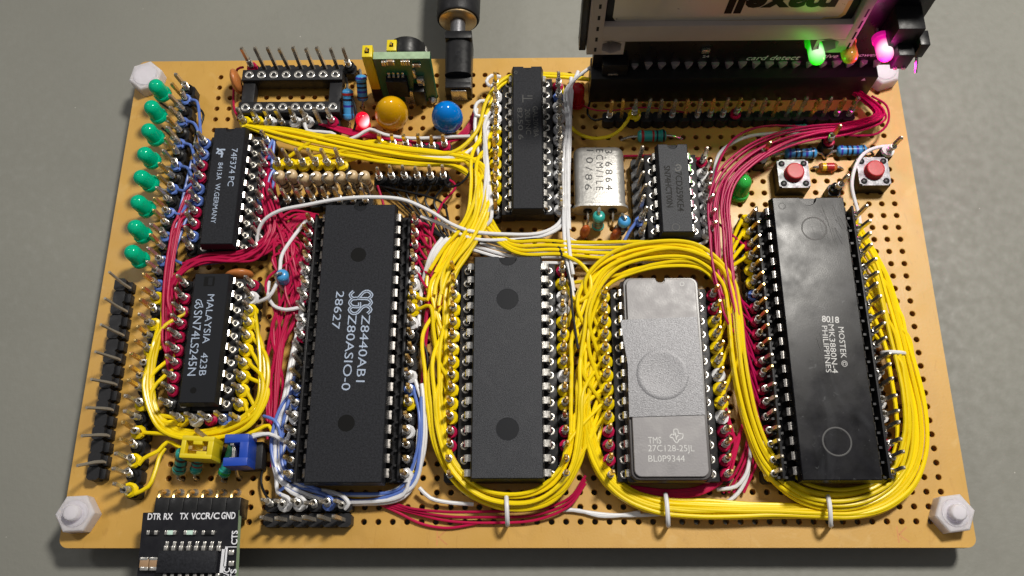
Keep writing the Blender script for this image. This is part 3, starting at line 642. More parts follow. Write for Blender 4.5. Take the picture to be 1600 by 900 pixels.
# the near left chip
socket('turned pin socket with silver rings under the near left lettered chip',-51.5,1.5,17,8,3.8)
t,o=chip('near left black twenty leg chip lettered in white inside the yellow loop',-51.5,1.5,17,8,24.3,6.3,8.0,M['ic_smooth'],0.0,draft=0.3,wide=1.15,depth=3.2)
tl('MALAYSIA   423B',(330,460),(316,587),8,1.25,M['ink'],t,o,0.0); tl('SN74LS245N',(310,485),(299,587),8,1.5,M['ink'],t,o,0.0)
strokes(t,o,'emblem',M['ink'],[[(314,470),(309,468),(306,472),(309,475),(304,478),(308,482),(312,479),(317,480),(315,474),(314,470)],[(309,472),(313,477)]],8.0,0.09)
mb=MB(); c=un(327,440,8)-o; mb.box(c.x-1.0,c.x+1.0,c.y-.9,c.y+1.0,8.0,8.01,M['darkhole']); mb.box(c.x-.2,c.x+.6,c.y-.7,c.y+.8,8.0,8.03,M['ic_smooth'],0.0); mb.obj('notch_mark',t)
disc_mark(t,o,302,610,8,5,M['darkhole'])
# the small chip
socket('short turned pin socket with silver rings under the small fourteen leg chip',-17.5,1.5,27,21,4.4)
t,o=chip('small dark grey fourteen leg chip beside the metal crystal can',-17.5,1.5,27,21,18.5,5.7,8.0,M['ic_rough'],1.0,draft=0.35,wide=1.35,depth=3.6,edgemat=M['ic'])
tl('7CD259KE4',(1060,268),(1064,330),8,1.2,M['ink_dark'],t,o,0.03); tl('SN74HCT00N',(1042,259),(1047,324),8,1.15,M['ink_dark'],t,o,0.03)
ring_mark(t,o,1056,355,8,6.5,M['ink_faint'],0.1)
strokes(t,o,'emblem',M['ink_faint'],[[(1056,259),(1060,257),(1064,261),(1062,266),(1057,267),(1055,263)],[(1058,262),(1062,262)]],8.0,0.14)
# the empty sixteen hole socket
def empty_socket():
    t=thing('chip_socket','empty black sixteen hole chip socket with gilt rings in the far left corner','chip socket',G(-47.5,33.5)); mb=MB()
    H=8*P/2+.2; z=4.6
    for y in (1.5*P,-1.5*P): mb.box(-H,H,y-1.3,y+1.3,1.2,z,M['plastic2'],0.2)
    for x in (-H+1.4,H-1.4):
        mb.box(x-1.3,x+1.3,-1.5*P+1.2,1.5*P-1.2,1.3,z-0.9,M['plastic2'],0.2)
    mb.obj('frame',t)
    ring=MB().lathe([(0.42,z-0.7),(0.42,z+.06),(0.52,z+.1),(0.80,z+.1),(0.9,z+.04),(0.9,z-.2)],M['tin'],18).lathe([(0,z-.6),(0.42,z-.6)],M['gold'],16).mesh('contact')
    for y in (1.5*P,-1.5*P):
        for k in range(8): place(ring,'contact',t,((k-3.5)*P,y,0))
empty_socket()
# ------------------------------------------------------------------ axial parts, lamps, capacitors
def qrot(d): return Vector(d).to_track_quat('Z','Y').to_euler()
def axial(label, a, b, mat, bands, leads, r=1.15, cat='resistor', name='resistor', group=None, dog=True, plain=None):
    """body from a to b (mm); bands = [(frac0,frac1,material)]; leads = list of two point lists (mm, world)"""
    a=Vector(a); b=Vector(b); L=(b-a).length; c=(a+b)/2
    t=thing(name,label,cat,c,None,group)
    prof=[];mats=[]
    def rad(u):
        x=u*L; e=min(x,L-x)
        base=r*(0.45+0.55*min(1,(e/0.55))**0.5) if e<0.55 else r
        if dog: base*= 1.0 if (u<.2 or u>.8) else 0.88
        return base
    us=[0,.02,.05,.09,.19,.21]+[x/40 for x in range(9,32)]+[.79,.81,.91,.95,.98,1]
    for x0,x1,_ in bands: us+=[x0,x1]
    us=sorted(set(us)); prof=[(0,0)]+[(rad(u),u*L) for u in us]+[(0,L)]
    for (u0,u1) in zip(us,us[1:]):
        m=mat; mid=(u0+u1)/2
        for x0,x1,bm_ in bands:
            if x0<=mid<=x1: m=bm_
        mats.append(m)
    mats=[mat]+mats+[mat]
    mb=MB(); mb.lathe(prof,mat,20,mats=mats)
    o=mb.obj('body',t,a-c); o.rotation_euler=qrot(b-a)
    for l in leads:
        m=MB(); m.tube(smooth_path([Vector(p)-c for p in l],0.5),0.27,M['tin'],7); m.obj('lead',t)
    return t
def led(label, base, tip, mat, leads, r=1.5, L=4.6, group='round indicator lamps', core=False, name='indicator_lamp'):
    base=Vector(base); tip=Vector(tip); d=(tip-base).normalized()
    t=thing(name,label,'indicator lamp',base,None,group); rot=qrot(d)
    prof=[(0,0),(r+.22,0),(r+.25,.1),(r+.25,.85),(r+.18,.95),(r,1.0),(r,L-r)]+[(r*cos(a),L-r+r*sin(a)) for a in [pi/2*k/8 for k in range(1,9)]]
    o=MB().lathe(prof,mat,24).obj('lens',t); o.rotation_euler=rot
    if core:
        o=MB().lathe([(0,1.6),(.45,1.6),(.5,2.1),(0,2.3)],M['glow_core'],10).obj('glowing_die',t); o.rotation_euler=rot
    for l in leads:
        m=MB(); m.tube(smooth_path([Vector(p)-base for p in l],0.5),0.24,M['pinm'],6); m.obj('lead',t)
    return t
domes=[(243,133),(236,169),(232,205),(225,242),(219,274.5),(211,313),(202,352),(200,391)]
domes=[(243,134),(232,165),(229,200),(222,238),(216,271),(213,312),(207,351),(202,390)]
domes=[(241.5,132),(234,164),(229.5,201),(223.5,238.5),(216,274),(212,313),(208,351.5),(203,391)]
bases=[(256,149),(250,184),(246,218),(240,253),(238,289),(232,329),(226,370),(222,408)]
ords=['first, farthest','second','third','fourth','fifth','sixth','seventh','eighth, nearest']
# eight are counted from the far corner; the photograph shows them evenly spaced two holes apart
for k in range(8):
    b=un(*bases[k],3.4); d=un(*domes[k],7.2); j=32.9-2*k
    e=Vector((-56*P-1.0,b.y-1.3,3.0))
    led('round green lamp leaning left, the %s of the eight down the left edge'%ords[k],b,d,M['led_green'],
        [[b+Vector((0.5,-.3,0)),b+Vector((2.2,-.9,-0.3)),e+Vector((0,0.2,0))],[b+Vector((0.6,.4,0)),b+Vector((1.3,-.2,-1.5)),b+Vector((1.6,-.4,-3.4))]],r=1.55,group='green lamps down the left edge')
b=un(567,199,1.0); led('glowing red lamp beside the mustard yellow capacitor',b,un(566,183,5.2),M['lit_red'],[[b,b+Vector((.8,0,-1.5))]],r=1.4,L=5.0,core=True)
b=un(901,163,1.0); led('unlit dark red lamp between the narrow far chip and the tall black connector',b,un(903,134,6.0),M['led_red'],[[b,b+Vector((.8,0,-1.5))]],r=1.4,L=5.6)
b=un(1154,305,0.4); led('round grass green lamp beside the crimson wires in the upper right',b,un(1164,277,5.4),M['led_grass'],[[b,b+Vector((.8,0,-1.5))]],r=1.65,L=5.4)
# resistors
def zt(px,py,z): return un(px,py,z)
bl=[(.06,.14,M['b_violet']),(.26,.33,M['b_dark']),(.42,.49,M['b_dark']),(.58,.66,M['b_violet']),(.80,.86,M['b_brown'])]
axial('blue banded resistor lying beside the green upright board, the farther of two',zt(564,117,6),zt(567,158,2.2),M['res_blue'],bl,[[zt(564,117,6),zt(563,110,5.5),zt(561,112,0)],[zt(567,158,2.2),zt(567,166,1.5),zt(567,172,0)]],r=1.2)
axial('paler blue banded resistor next to the empty socket and glowing red lamp',zt(543,139,6),zt(545,188,2.0),M['res_blue'],[(.12,.2,M['b_red']),(.3,.37,M['b_dark']),(.5,.57,M['b_violet'])],[[zt(543,139,6),zt(543,133,5),zt(542,136,0)],[zt(545,188,2.0),zt(545,194,1.2),zt(545,200,0)]],r=1.15)
for k in range(8):
    tp=un(435.5+19.0*k,271+(.5,-1,4,2,2,2,0,1)[k],9.0); bt=tp+Vector((random.uniform(-.2,.2),0.1,-7.0))
    e=un(443+19.4*k,307,3.0)
    axial('upright beige resistor with looped lead, number %d of eight counted from the left'%(k+1),bt,tp,M['res_beige'],[(.3,.38,M['b_brown']),(.5,.58,M['b_dark'])],
        [[tp+Vector((0,0,-.1)),tp+Vector((-.1,-.1,.45)),tp+Vector((-.7,-.5,.6)),tp+Vector((-.9,-1.0,-.4)),tp*0.5+e*0.5+Vector((-.3,.1,.6)),e],[bt,bt+Vector((0,0,-2))]],r=1.05,group='beige resistors standing in a row')
t_=[(.1,.16,M['b_brown']),(.3,.37,M['b_red']),(.48,.55,M['b_dark']),(.62,.70,M['b_brown'])]
axial('teal resistor standing up under the metal crystal can',zt(934,356,1.0),zt(936,335,6.4),M['res_teal'],t_,[[zt(936,335,6.4),zt(936,331,7.0),zt(936,327,6.6),zt(937,326,4.0)],[zt(934,356,1.0),zt(934,357,-1)]],r=1.2)
a=zt(967,362,1.2); b=zt(977,343,7)
axial('blue topped resistor leaning against the small chip beside the crystal can',a,b,M['res_blue'],[(.1,.2,M['b_dark']),(.3,.4,M['b_dark']),(.5,.72,M['b_dark'])],[[b,b+Vector((0,.1,.6)),b+Vector((-.5,.9,.4)),b+Vector((-.6,1.4,-5))],[a,a+Vector((0,0,-2))]],r=1.2)
a=zt(447,447,1.2); b=zt(440,428,7.4)
axial('blue resistor standing among crimson wires left of the tall lettered chip',a,b,M['res_blue'],[(.2,.3,M['b_violet']),(.4,.5,M['b_dark'])],[[b,b+Vector((-.1,0,.5)),b+Vector((-.9,-.3,.4)),b+Vector((-1.0,-1.2,-2)),b+Vector((.6,-2.6,-6.5))],[a,a+Vector((0,0,-2))]],r=1.2)
tb=[(.15,.25,M['b_dark']),(.42,.5,M['b_brown']),(.6,.66,M['b_red'])]
axial('teal resistor left of the yellow jumper cap at the near left',zt(286,703,5.5),zt(279,739,1.8),M['res_teal'],[(.3,.4,M['b_brown']),(.55,.63,M['b_dark']),(.75,.8,M['b_brown'])],[[zt(279,739,1.8),zt(278,747,1.3),zt(286,750,0)],[zt(286,703,5.5),zt(286,697,4.6),zt(287,700,0)]],r=1.2)
axial('teal resistor mostly hidden under the yellow jumper cap',zt(312,704,4.5),zt(305,739,1.6),M['res_teal'],tb,[[zt(305,739,1.6),zt(304,746,1.2),zt(309,750,0)],[zt(312,704,4.5),zt(312,700,0)]],r=1.1)
axial('teal resistor with a green end between the yellow and blue jumper caps',zt(368,692,4.2),zt(348,745,1.4),M['res_teal'],[(.0,.08,M['b_dark']),(.84,.9,M['led_grass'])],[[zt(348,745,1.4),zt(347,751,1),zt(353,753,0)],[zt(368,692,4.2),zt(369,690,0)]],r=1.1)
axial('thick teal resistor with dark and red bands lying in front of the long pin row',zt(996,213,1.35),zt(1041,212,1.35),M['res_teal'],[(.12,.22,M['b_red']),(.50,.57,M['b_red']),(.64,.70,M['b_dark']),(.86,.93,M['b_dark'])],
     [[zt(996,213,1.35),zt(984,214,1.2),zt(970,219,0)],[zt(1041,212,1.35),zt(1052,213,1.2),zt(1066,217,0)]],r=1.3)
axial('small teal resistor peeking out beneath the crimson wires',zt(1228,201,1.0),zt(1262,200,1.0),M['res_teal'],[(.3,.4,M['b_red'])],[[zt(1228,201,1),zt(1220,203,0)],[zt(1262,200,1),zt(1270,202,0)]],r=.9)
bb=[(.1,.17,M['b_violet']),(.3,.36,M['b_dark']),(.45,.52,M['b_dark']),(.62,.7,M['b_violet']),(.82,.88,M['b_dark'])]
axial('blue banded resistor behind the left push button',zt(1226,240,1.3),zt(1276,239,1.3),M['res_blue'],bb,[[zt(1226,240,1.3),zt(1215,241,1.1),zt(1207,245,0)],[zt(1276,239,1.3),zt(1283,240,1.2),zt(1288,247,0)]],r=1.15)
axial('blue banded resistor behind the right push button',zt(1307,236,1.3),zt(1354,235,1.3),M['res_blue'],bb,[[zt(1307,236,1.3),zt(1298,238,1.1),zt(1290,247,0)],[zt(1354,235,1.3),zt(1361,237,1.2),zt(1365,241,0)]],r=1.15)
axial('small amber glass diode with yellow band between the two push buttons',zt(1279,261,1.1),zt(1308,261,1.1),M['glassd'],[(.18,.38,M['b_yellow']),(.45,.8,M['b_red'])],[[zt(1279,261,1.1),zt(1273,261,1),zt(1268,264,0)],[zt(1308,261,1.1),zt(1313,262,1),zt(1317,265,0)]],r=.85,cat='diode',name='glass_diode',dog=False)
def disc(label, px, py, z, rx, ry, rz, mat, rot, base, name='disc_capacitor', cat='capacitor', n=24):
    c=un(px,py,z); t=thing(name,label,cat,c)
    mb=MB(); mb.lathe([(sin(pi*k/14),-cos(pi*k/14)) for k in range(15)],mat,n,T=Matrix.Rotation(rot,4,'Z')@Matrix.Diagonal((rx,ry,rz,1)))
    mb.obj('body',t)
    for s in (-1,1):
        m=MB(); m.tube([(s*base*cos(rot+pi/2),s*base*sin(rot+pi/2),-rz*.6),(s*base*cos(rot+pi/2),s*base*sin(rot+pi/2),-c.z-1)],.25,M['tin'],6); m.obj('lead',t)
disc('orange disc capacitor standing left of the empty socket',369,127,3.4,1.0,2.5,2.9,M['disc'],.25,.9)
disc('orange disc capacitor hidden by crimson wires behind the near left chip',374,430,2.6,2.7,1.0,2.4,M['disc'],.1,.9)
disc('rust orange capacitor in front of the crystal can, the left of two',914,362,2.4,1.1,.8,2.6,M['disc2'],.5,.5)
disc('rust orange capacitor in front of the crystal can, the right of two',962,367,2.4,1.3,.8,2.6,M['disc2'],.7,.5)
disc('shiny mustard yellow round capacitor between the glowing red lamp and the blue one',612,178,5.2,3.35,2.7,5.0,M['cap_y'],0.35,1.2,'round_capacitor',n=40)
disc('shiny blue round capacitor in front of the power socket',699,184,5.0,3.15,2.7,4.6,M['cap_b'],0.1,1.2,'round_capacitor',n=40)
# metal crystal can
def crystal():
    x0,x1,y0,y1=-63.3,-53.3,58.9,72.2; c=Vector(((x0+x1)/2,(y0+y1)/2,0)); t=thing('crystal_can','flat nickel crystal can stamped with numbers, lying on its side','crystal',c)
    def stad(w,h,n=8):
        r=h/2; p=[]
        for k in range(n+1): a=-pi/2+pi*k/n; p.append((w/2-r+r*cos(a),r*sin(a)))
        for k in range(n+1): a=pi/2+pi*k/n; p.append((-w/2+r+r*cos(a),r*sin(a)))
        return p
    W=10.0; H=3.7; zc=2.2; l=(y1-y0)/2; mb=MB()
    secs=[(W+1.0,H+.9,-l,0),(W+1.0,H+.9,-l+.5,0),(W+.2,H+.1,-l+.7,0),(W,H,-l+1.1,0),(W,H,l-1.3,0),(W-.3,H-.3,l-.6,0),(W-1.0,H-1.0,l-.15,0),(W-1.9,H-1.9,l,0)]
    n=len(stad(W,H))
    for (w,h,y,_),(w2,h2,y2,_) in zip(secs,secs[1:]):
        A=[(x,y,zc+z) for x,z in stad(w,h)]; B=[(x,y2,zc+z) for x,z in stad(w2,h2)]
        mb.add(A+B,[(i,(i+1)%n,n+(i+1)%n,n+i) for i in range(n)],M['can'],True)
    mb.add([(x,l,zc+z) for x,z in stad(W-1.9,H-1.9)],[list(range(n))],M['can']); mb.add([(x,-l,zc+z) for x,z in stad(W+1,H+.9)],[list(range(n))],M['can'])
    mb.obj('can',t)
    for s in (-1,1):
        x=s*2.44
        m=MB(); m.lathe([(0,0),(.9,0),(.9,.25),(0,.25)],M['darkhole'],16,T=Matrix.Translation((x,-l-.02,zc))@Matrix.Rotation(pi/2,4,'X')); m.obj('glass_seal',t)
        m=MB(); m.tube(smooth_path([(x,-l,zc),(x,-l-1.2,zc),(x,-l-2.0,zc-.7),(x,-l-2.3,-1)],.4),.24,M['pinm'],7); m.obj('lead',t)
    zt_=zc+H/2
    tl('3.6864',(951,234),(952,297),zt_,1.4,M['engrave'],t,c,space=1.45); tl('ECM/1LE',(937,233),(937,297),zt_,1.4,M['engrave'],t,c,space=1.45); tl('10/86',(922,234),(919,297),zt_,1.4,M['engrave'],t,c,space=1.45)
crystal()
# push buttons
def button(px,py,cx,cy,label):
    t=thing('push_button',label,'button',(cx,cy,0),None,'push buttons with red caps')
    MB().box(-3,3,-3,3,0,3.5,M['plastic'],.15).obj('body',t)
    mb=MB(); k=3.05
    pl=[(-k+.5,-k),(k-.5,-k),(k-.5,-k+.25),(k,-k+.35),(k,k-.35),(k-.5,k-.25),(k-.5,k),(-k+.5,k),(-k+.5,k-.25),(-k,k-.35),(-k,-k+.35),(-k+.5,-k+.25)]
    mb.prism(pl,3.5,3.8,M['steel']); mb.obj('top_plate',t)
    for sx in (-1,1):
        for sy in (-1,1): MB().lathe([(.62,3.8),(.58,4.0),(.3,4.12),(0,4.12)],M['plastic'],14).obj('rivet',t,(sx*2.15,sy*2.15,0))
    MB().lathe([(1.95,3.8),(1.95,3.86),(1.82,3.86),(1.76,4.95),(1.70,5.1),(1.58,5.18),(1.4,5.19),(0,5.19)],M['btn_red'],28).obj('cap',t)
button(0,0,-20.4,65.8,'push button with round red cap left of the glass diode')
button(0,0,-4.8,66.2,'push button with round red cap near the right edge of the board')
# green upright regulator board
def green_board():
    Y=84.9; o=Vector((-96.6,Y,0)); t=thing('regulator_board','small green circuit board standing upright behind the mustard capacitor','circuit board',o)
    MB().box(-5.4,5.5,0,1.6,0.4,15.4,M['pcb_green']).box(-5.4,5.5,0.02,1.58,15.4,15.6,M['pcb_edge']).obj('board',t)
    def R(px0,py0,px1,py1):
        a=uny(px0,py0,Y)-o; b=uny(px1,py1,Y)-o; return min(a.x,b.x),max(a.x,b.x),min(a.z,b.z),max(a.z,b.z)
    x0,x1,z0,z1=R(603,118,641,142); MB().box(x0,x1,-1.5,0,z0,z1,M['ic'],.1).obj('chip',t)
    for k in range(4):
        m=MB(); x=x0+.7+k*(x1-x0-1.4)/3; m.box(x-.25,x+.25,-.7,-.1,z1,z1+.5,M['tin'],.05); m.box(x-.25,x+.25,-.25,-.05,z1+.3,z1+1.2,M['tin'],.05); m.obj('chip_leg',t)
    x0,x1,z0,z1=R(646,130,667,152); MB().box(x0,x1,-2.0,0,z0,z1,M['plastic'],.12).obj('trimmer_body',t)
    x0,x1,z0,z1=R(651,118,664,128); MB().box(x0,x1,-1.0,0,z0,z1,M['tin'],.15).obj('capacitor',t)
    x0,x1,z0,z1=R(644,106,651,119); MB().box(x0,x1,-.7,0,z0,z1,M['tin'],.1).obj('capacitor',t)
    for (a,b,c,d) in ((604,93,616,99),(645,98,656,102),(597,94,602,100),(627,93,632,99),(634,93,640,99),(632,140,648,160)):
        x0,x1,z0,z1=R(a,b,c,d); MB().box(x0,x1,-.5,0,z0,z1,M['cerbrown'] if b<140 else M['tin'],.08).box(x0-.15,x0+.15,-.52,0,z0,z1,M['tin'],.03).box(x1-.15,x1+.15,-.52,0,z0,z1,M['tin'],.03).obj('small_part',t)
    m=MB(); m.lathe([(.9,0),(.7,.5),(.2,.9),(0,.9)],M['tin'],12,T=Matrix.Translation((4.6,-.1,1.2))@Matrix.Rotation(pi/2,4,'X')); m.obj('solder_blob',t)
    m=MB(); m.lathe([(0,0),(3.4,0),(3.6,.5),(3.6,3.2),(3.2,3.6),(1.6,3.6),(1.4,3.0),(0,3.0)],M['plastic'],26,T=Matrix.Translation((0.6,1.7,12.2))@Matrix.Rotation(-pi/2,4,'X'))
    for k in range(9):
        a=pi*k/8; m.tube([(0.6+3.55*cos(a),2.0,11.6+3.55*sin(a)),(0.6+3.8*cos(a),3.4,11.6+3.8*sin(a)),(0.6+3.5*cos(a+.1),5.2,11.6+3.5*sin(a+.1))],.28,M['plastic'] if k%3 else M['tin'],6)
    m.obj('coil',t)
    for (x0,x1,y0,y1,z0) in ((-7.6,-5.6,0.3,3.0,4.5),(-2.9,-1.0,1.7,4.2,8.0)):
        MB().box(x0,x1,y0,y1,z0,15.9,M['jmp_y'],.15).box(x0+.6,x1-.6,y0+.8,y1-.8,15.9,15.93,M['darkhole']).box(x0+.8,x1-.8,y0+1.0,y1-1.0,15.5,16.6,M['gold']).obj('yellow_sleeve',t)
    MB().box(-7.6,-5.2,.2,3.0,0,4.5,M['plastic'],.1).obj('pin_base',t)
green_board()
# power socket and plug
def power():
    o=Vector((-86.5,90,0)); t=thing('power_socket','small black barrel power socket at the far edge of the board','power socket',o)
    mb=MB(); W=2.7
    mb.box(-W,W,-4.6,6.2,0,4.3,M['plastic'],.12)
    n=12; pts=[(-W,4.2)]+[(-W,5.0)]+[(W*cos(pi-pi*k/n)*.98,5.0+1.25*sin(pi*k/n)) for k in range(n+1)]+[(W,5.0),(W,4.2)]
    A=[(x,-1.8,z) for x,z in pts]; B=[(x,6.0,z) for x,z in pts]; k=len(pts)
    mb.add(A+B,[(i,(i+1)%k,k+(i+1)%k,k+i) for i in range(k)],M['plastic'],True); mb.add(A,[list(range(k))],M['plastic']); mb.add(B,[list(range(k))[::-1]],M['plastic'])
    mb.obj('body',t)
    MB().box(-W-.05,W+.05,5.9,7.7,0,6.75,M['plastic'],.15).obj('front_flange',t)
    MB().box(-W+.1,W-.1,-4.7,-3.4,4.2,4.9,M['plastic2'],.15).obj('rear_ridge',t)
    MB().box(-1.5,1.7,-5.0,-4.7,.4,4.0,M['tin'],.12).obj('contact_tab',t)
    m=MB(); m.lathe([(.55,0),(.55,.04),(.42,.04),(.42,0)],M['ic'],16,T=Matrix.Translation((0,2.5,6.24))); m.obj('mould_mark',t)
    o=Vector((-86.9,97.7,3.7)); t=thing('power_plug','black barrel plug with silver shaft pushed into the power socket','power plug',o)
    Rm=Matrix.Rotation(-pi/2,4,'X')
    MB().lathe([(1.5,0),(1.58,.2),(1.58,4.6)],M['steel'],24,T=Rm).obj('shaft',t)
    MB().lathe([(1.5,4.3),(3.75,4.3),(3.95,4.45),(3.95,4.9)],M['brass'],36,T=Rm).obj('metal_collar',t)
    prof=[(3.9,4.75),(4.35,4.75),(4.55,5.1),(4.6,7),(4.7,14),(4.55,22),(3.6,24),(3.0,25),(2.8,36),(2.2,37)]
    MB().lathe(prof,M['plastic2'],32,T=Rm).obj('grip',t)
    m=MB(); m.tube(smooth_path([(0,34,0),(0,45,-1),(-3,70,-6),(-12,110,-8.6),(-40,170,-8.9),(-90,240,-8.9)],3),1.9,M['plastic2'],12); m.obj('cable',t)
power()
# memory card adapter standing upright
def card_adapter():
    t=thing('card_connector','tall black forty way connector along the far right of the board','connector',(-31.3,87,0))
    MB().box(-28.4,28.3,-2.4,2.6,0,8.5,M['plastic'],.12).obj('housing',t)
    o=uny(1354,117,84.6)-Vector((-31.3,87,0)); MB().add([(o.x-.45,-2.42,7.2),(o.x+.45,-2.42,7.2),(o.x,-2.42,8.1)],[(0,1,2)],M['silk']).obj('pin_one_mark',t)
    Y=87.0; O=Vector((-31.3,Y,9)); t=thing('card_adapter','black adapter board standing upright and holding the memory card','adapter board',O)
    H=31
    MB().box(-28.2,31.2,0,1.6,0.0,H,M['pcb_black']).obj('board',t)
    for k in range(20):
        x=uny(1385-20.75*(k+1),106,Y).x-O.x
        m=MB(); m.lathe([(0,0),(.3,.1),(1.0,2.1),(.9,2.4),(0,2.5)],M['solder'],8,T=Matrix.Translation((x,-.05,-.6))@Matrix.Diagonal((random.uniform(.75,1.0),.8,random.uniform(.75,1.05),1))@Matrix.Rotation(random.uniform(0,.8),4,'Z')); m.obj('solder_joint',t)
    def line(body,pa,pb,h,shear=.3,mat='silk',name='lettering',th=0.0,yy=Y,flip=False):
        a=uny(*pa,yy)-O; b=uny(*pb,yy)-O; me,w,hh=text_mesh(body,h/.72,name,M[mat],th,shear=shear)
        sx=(b-a).length/w
        for v in me.vertices: v.co.x*=sx
        return place(me,name,t,(a.x,a.y-.03,a.z),(pi/2,0,0))
    line('card detect',(1167,90.5),(1251,88.5),1.5); line('active',(1272,87.8),(1310,87),1.3); line('power',(1334,87.5),(1372,86.5),1.3)
    x=uny(1102,78,Y)-O; MB().box(x.x-.8,x.x+.8,-.7,0,x.z-.3,x.z+.9,M['tin'],.15).obj('small_part',t); line('24',(1098,88),(1108,88),.8,0)
    a=uny(939,110,Y)-O; MB().box(a.x,a.x+5.0,-1.8,0,-.3,3.4,M['plastic'],.1).obj('switch_body',t); MB().box(a.x+1.2,a.x+3.2,-2.0,-1.8,.1,.5,M['tin'],.05).obj('switch_contact',t)
    # lamps of the adapter are soldered to it
    for (px,py,mt,nm,dz) in ((1275,96,'lit_green','green',1),(1326,94,'led_amber','amber',0),(1381,91,'lit_pink','pink',1)):
        c=uny(px,py,80.9)-O; m=MB(); prof=[(0,0),(1.72,0),(1.75,.1),(1.75,.9),(1.5,1.0),(1.5,4.0)]+[(1.5*cos(q),4.0+1.5*sin(q)) for q in [pi/2*k/8 for k in range(1,9)]]
        l=m.lathe(prof,M[mt],24,T=Matrix.Rotation(pi/2-0.12,4,'X')).obj('indicator_lamp',t,(c.x,c.y+4.4,c.z+.3)); l['label']={'green':'glowing green lamp','amber':'unlit amber lamp','pink':'glowing magenta pink lamp'}[nm]
        if dz:
            MB().lathe([(0,3.0),(.5,3.0),(.6,3.6),(0,4.0)],M['glow_core'],10,T=Matrix.Rotation(pi/2-0.12,4,'X')).obj('glowing_die',l)
        for s in (-.6,.6): MB().tube([(s,0,0),(s,1.4,.1),(s,2.2,.5)],.25,M['tin'],6).obj('lead',l)
    for (px,py,cc,pw) in ((1275,96,(.05,1,.03),.0012),(1381,91,(1,.02,.45),.0035)):
        c=uny(px,py,80.9)-O; l=bpy.data.lights.new('lamp_glow','POINT'); l.color=cc; l.energy=pw; l.shadow_soft_size=.0015; lo=bpy.data.objects.new('lamp_glow',l); COL.objects.link(lo); lo.parent=t; lo.location=Vector((c.x,c.y-2.6,c.z-.6))*S
    # jumper header on the right
    MB().box(24.6,29.4,-5.0,0,9.0,18.5,M['plastic'],.15).box(29.2,31.0,-6.6,-3.5,12.0,16.0,M['plastic'],.15).box(26.0,29.0,-7.4,-4.8,9.6,14.0,M['plastic'],.15).obj('jumper_housing',t)
    MB().tube([(30.2,-5.4,12.4),(30.6,-8.2,9.6)],.32,M['tin'],6).obj('jumper_pin',t)
    for x in (26.8,28.3): MB().box(x-.3,x+.3,-7.7,-7.3,9.8,10.3,M['tin']).obj('jumper_pin',t)
    for k in range(5): MB().box(18.2+k*.55,18.5+k*.55,-.35,0,8.2,8.9,M['tin']).obj('small_part',t)
    # card frame
    Yf=82.0; O2=Vector((-37.5,Yf,18)); t2=thing('memory_card_holder','warm white plastic frame with hexagonal pockets around the memory card','card frame',O2)
    f=lambda px,py:uny(px,py,Yf)-O2
    xl=f(916,88).x; xr=f(1325,82).x; zb=f(1325,82).z; zbar0=f(1150,64).z; zbar1=f(1150,40).z; ztop=22
    xtl=f(973,89).x; xtr=f(1268,81).x; D=4.9
    MB().box(xl,xl+2.6,0,D,zb,ztop,M['frame'],.12).obj('left_rail',t2)
    for k in range(5):
        z=zb+1.0+k*3.1; MB().box(xl+1.3,xl+1.75,-.02,.3,z,z+1.2,M['darkhole']).obj('rail_notch',t2)
    MB().box(xr-1.8,xr,0,D,zb,ztop,M['frame'],.12).obj('right_rail',t2)
    for k in range(4):
        z=zb+.8+k*3.2; MB().box(xr-.75,xr-.4,-.02,.3,z,z+2.2,M['darkhole']).obj('rail_notch',t2)
    MB().box(xl+2.5,xr-1.7,.03,D,zbar0,zbar1,M['frame'],.12).obj('cross_bar',t2)
    for s,(a,b) in enumerate(((xl+2.5,xtl),(xtr,xr-1.7))):
        # tab with a sunk hexagonal pocket
        cx=(a+b)/2-.2; cz=(zb+zbar0)/2+.4; mb=MB(); hx=[(cx+2.0*cos(pi/3*k+pi/6),cz+2.0*sin(pi/3*k+pi/6)) for k in range(6)]
        hx=hx  # ccw from 30 degrees: right-up, top, left-up, left-down, bottom, right-down
        cr=[(b,zbar0+.02),(cx,zbar0+.02),(a,zbar0+.02),(a,zb),(cx,zb),(b,zb)]
        F=lambda p,y:(p[0],y,p[1])
        mb.add([F(p,.03) for p in cr]+[F(p,.03) for p in hx],[(k,(k+1)%6,6+(k+1)%6,6+k) for k in range(6)],M['frame'])
        mb.add([F(p,.03) for p in hx]+[F(p,3.4) for p in hx],[(k,(k+1)%6,6+(k+1)%6,6+k) for k in range(6)],M['frame'])
        mb.add([F(p,3.4) for p in hx],[list(range(6))],M['frame'])
        mb.add([F(p,.03) for p in cr]+[F(p,D) for p in cr],[(k,(k+1)%6,6+(k+1)%6,6+k) for k in range(2,6)],M['frame'])
        mb.add([F(p,D) for p in cr],[list(range(6))],M['frame'])
        q=[(cx-.9,cz+.55),(cx+.9,cz+.55),(cx,cz+1.3)]
        mb.add([F(p,3.36) for p in q],[(0,1,2)],M['darkhole']); mb.obj('corner_tab',t2)
    MB().box(xl-1.4,xl-.1,1.0,4.0,zbar0-4.0,ztop,M['plastic'],.2).obj('eject_rail',t2)
    # memory card
    O3=Vector((-37.5,83.2,26)); t3=thing('memory_card','memory card with champagne metal label printed upside down','memory card',O3)
    MB().box(xl+2.8,xr-2.0,0,3.2,zbar1+18-26-.5,14,M['ic_smooth'],.1).obj('body',t3)
    g=lambda px,py:uny(px,py,83.2)-O3
    pl=[(957.5,26),(961,31.5),(967,34.5),(983,35.5),(983.5,38),(1150,33.5),(1286,31.5),(1289,28.5),(1312,27.5),(1321,21.5),(1333,0)]
    q=[g(*p) for p in pl]; top=13.8
    P_=[(v.x,v.z) for v in q]+[(q[-1].x,top),(q[0].x,top)]
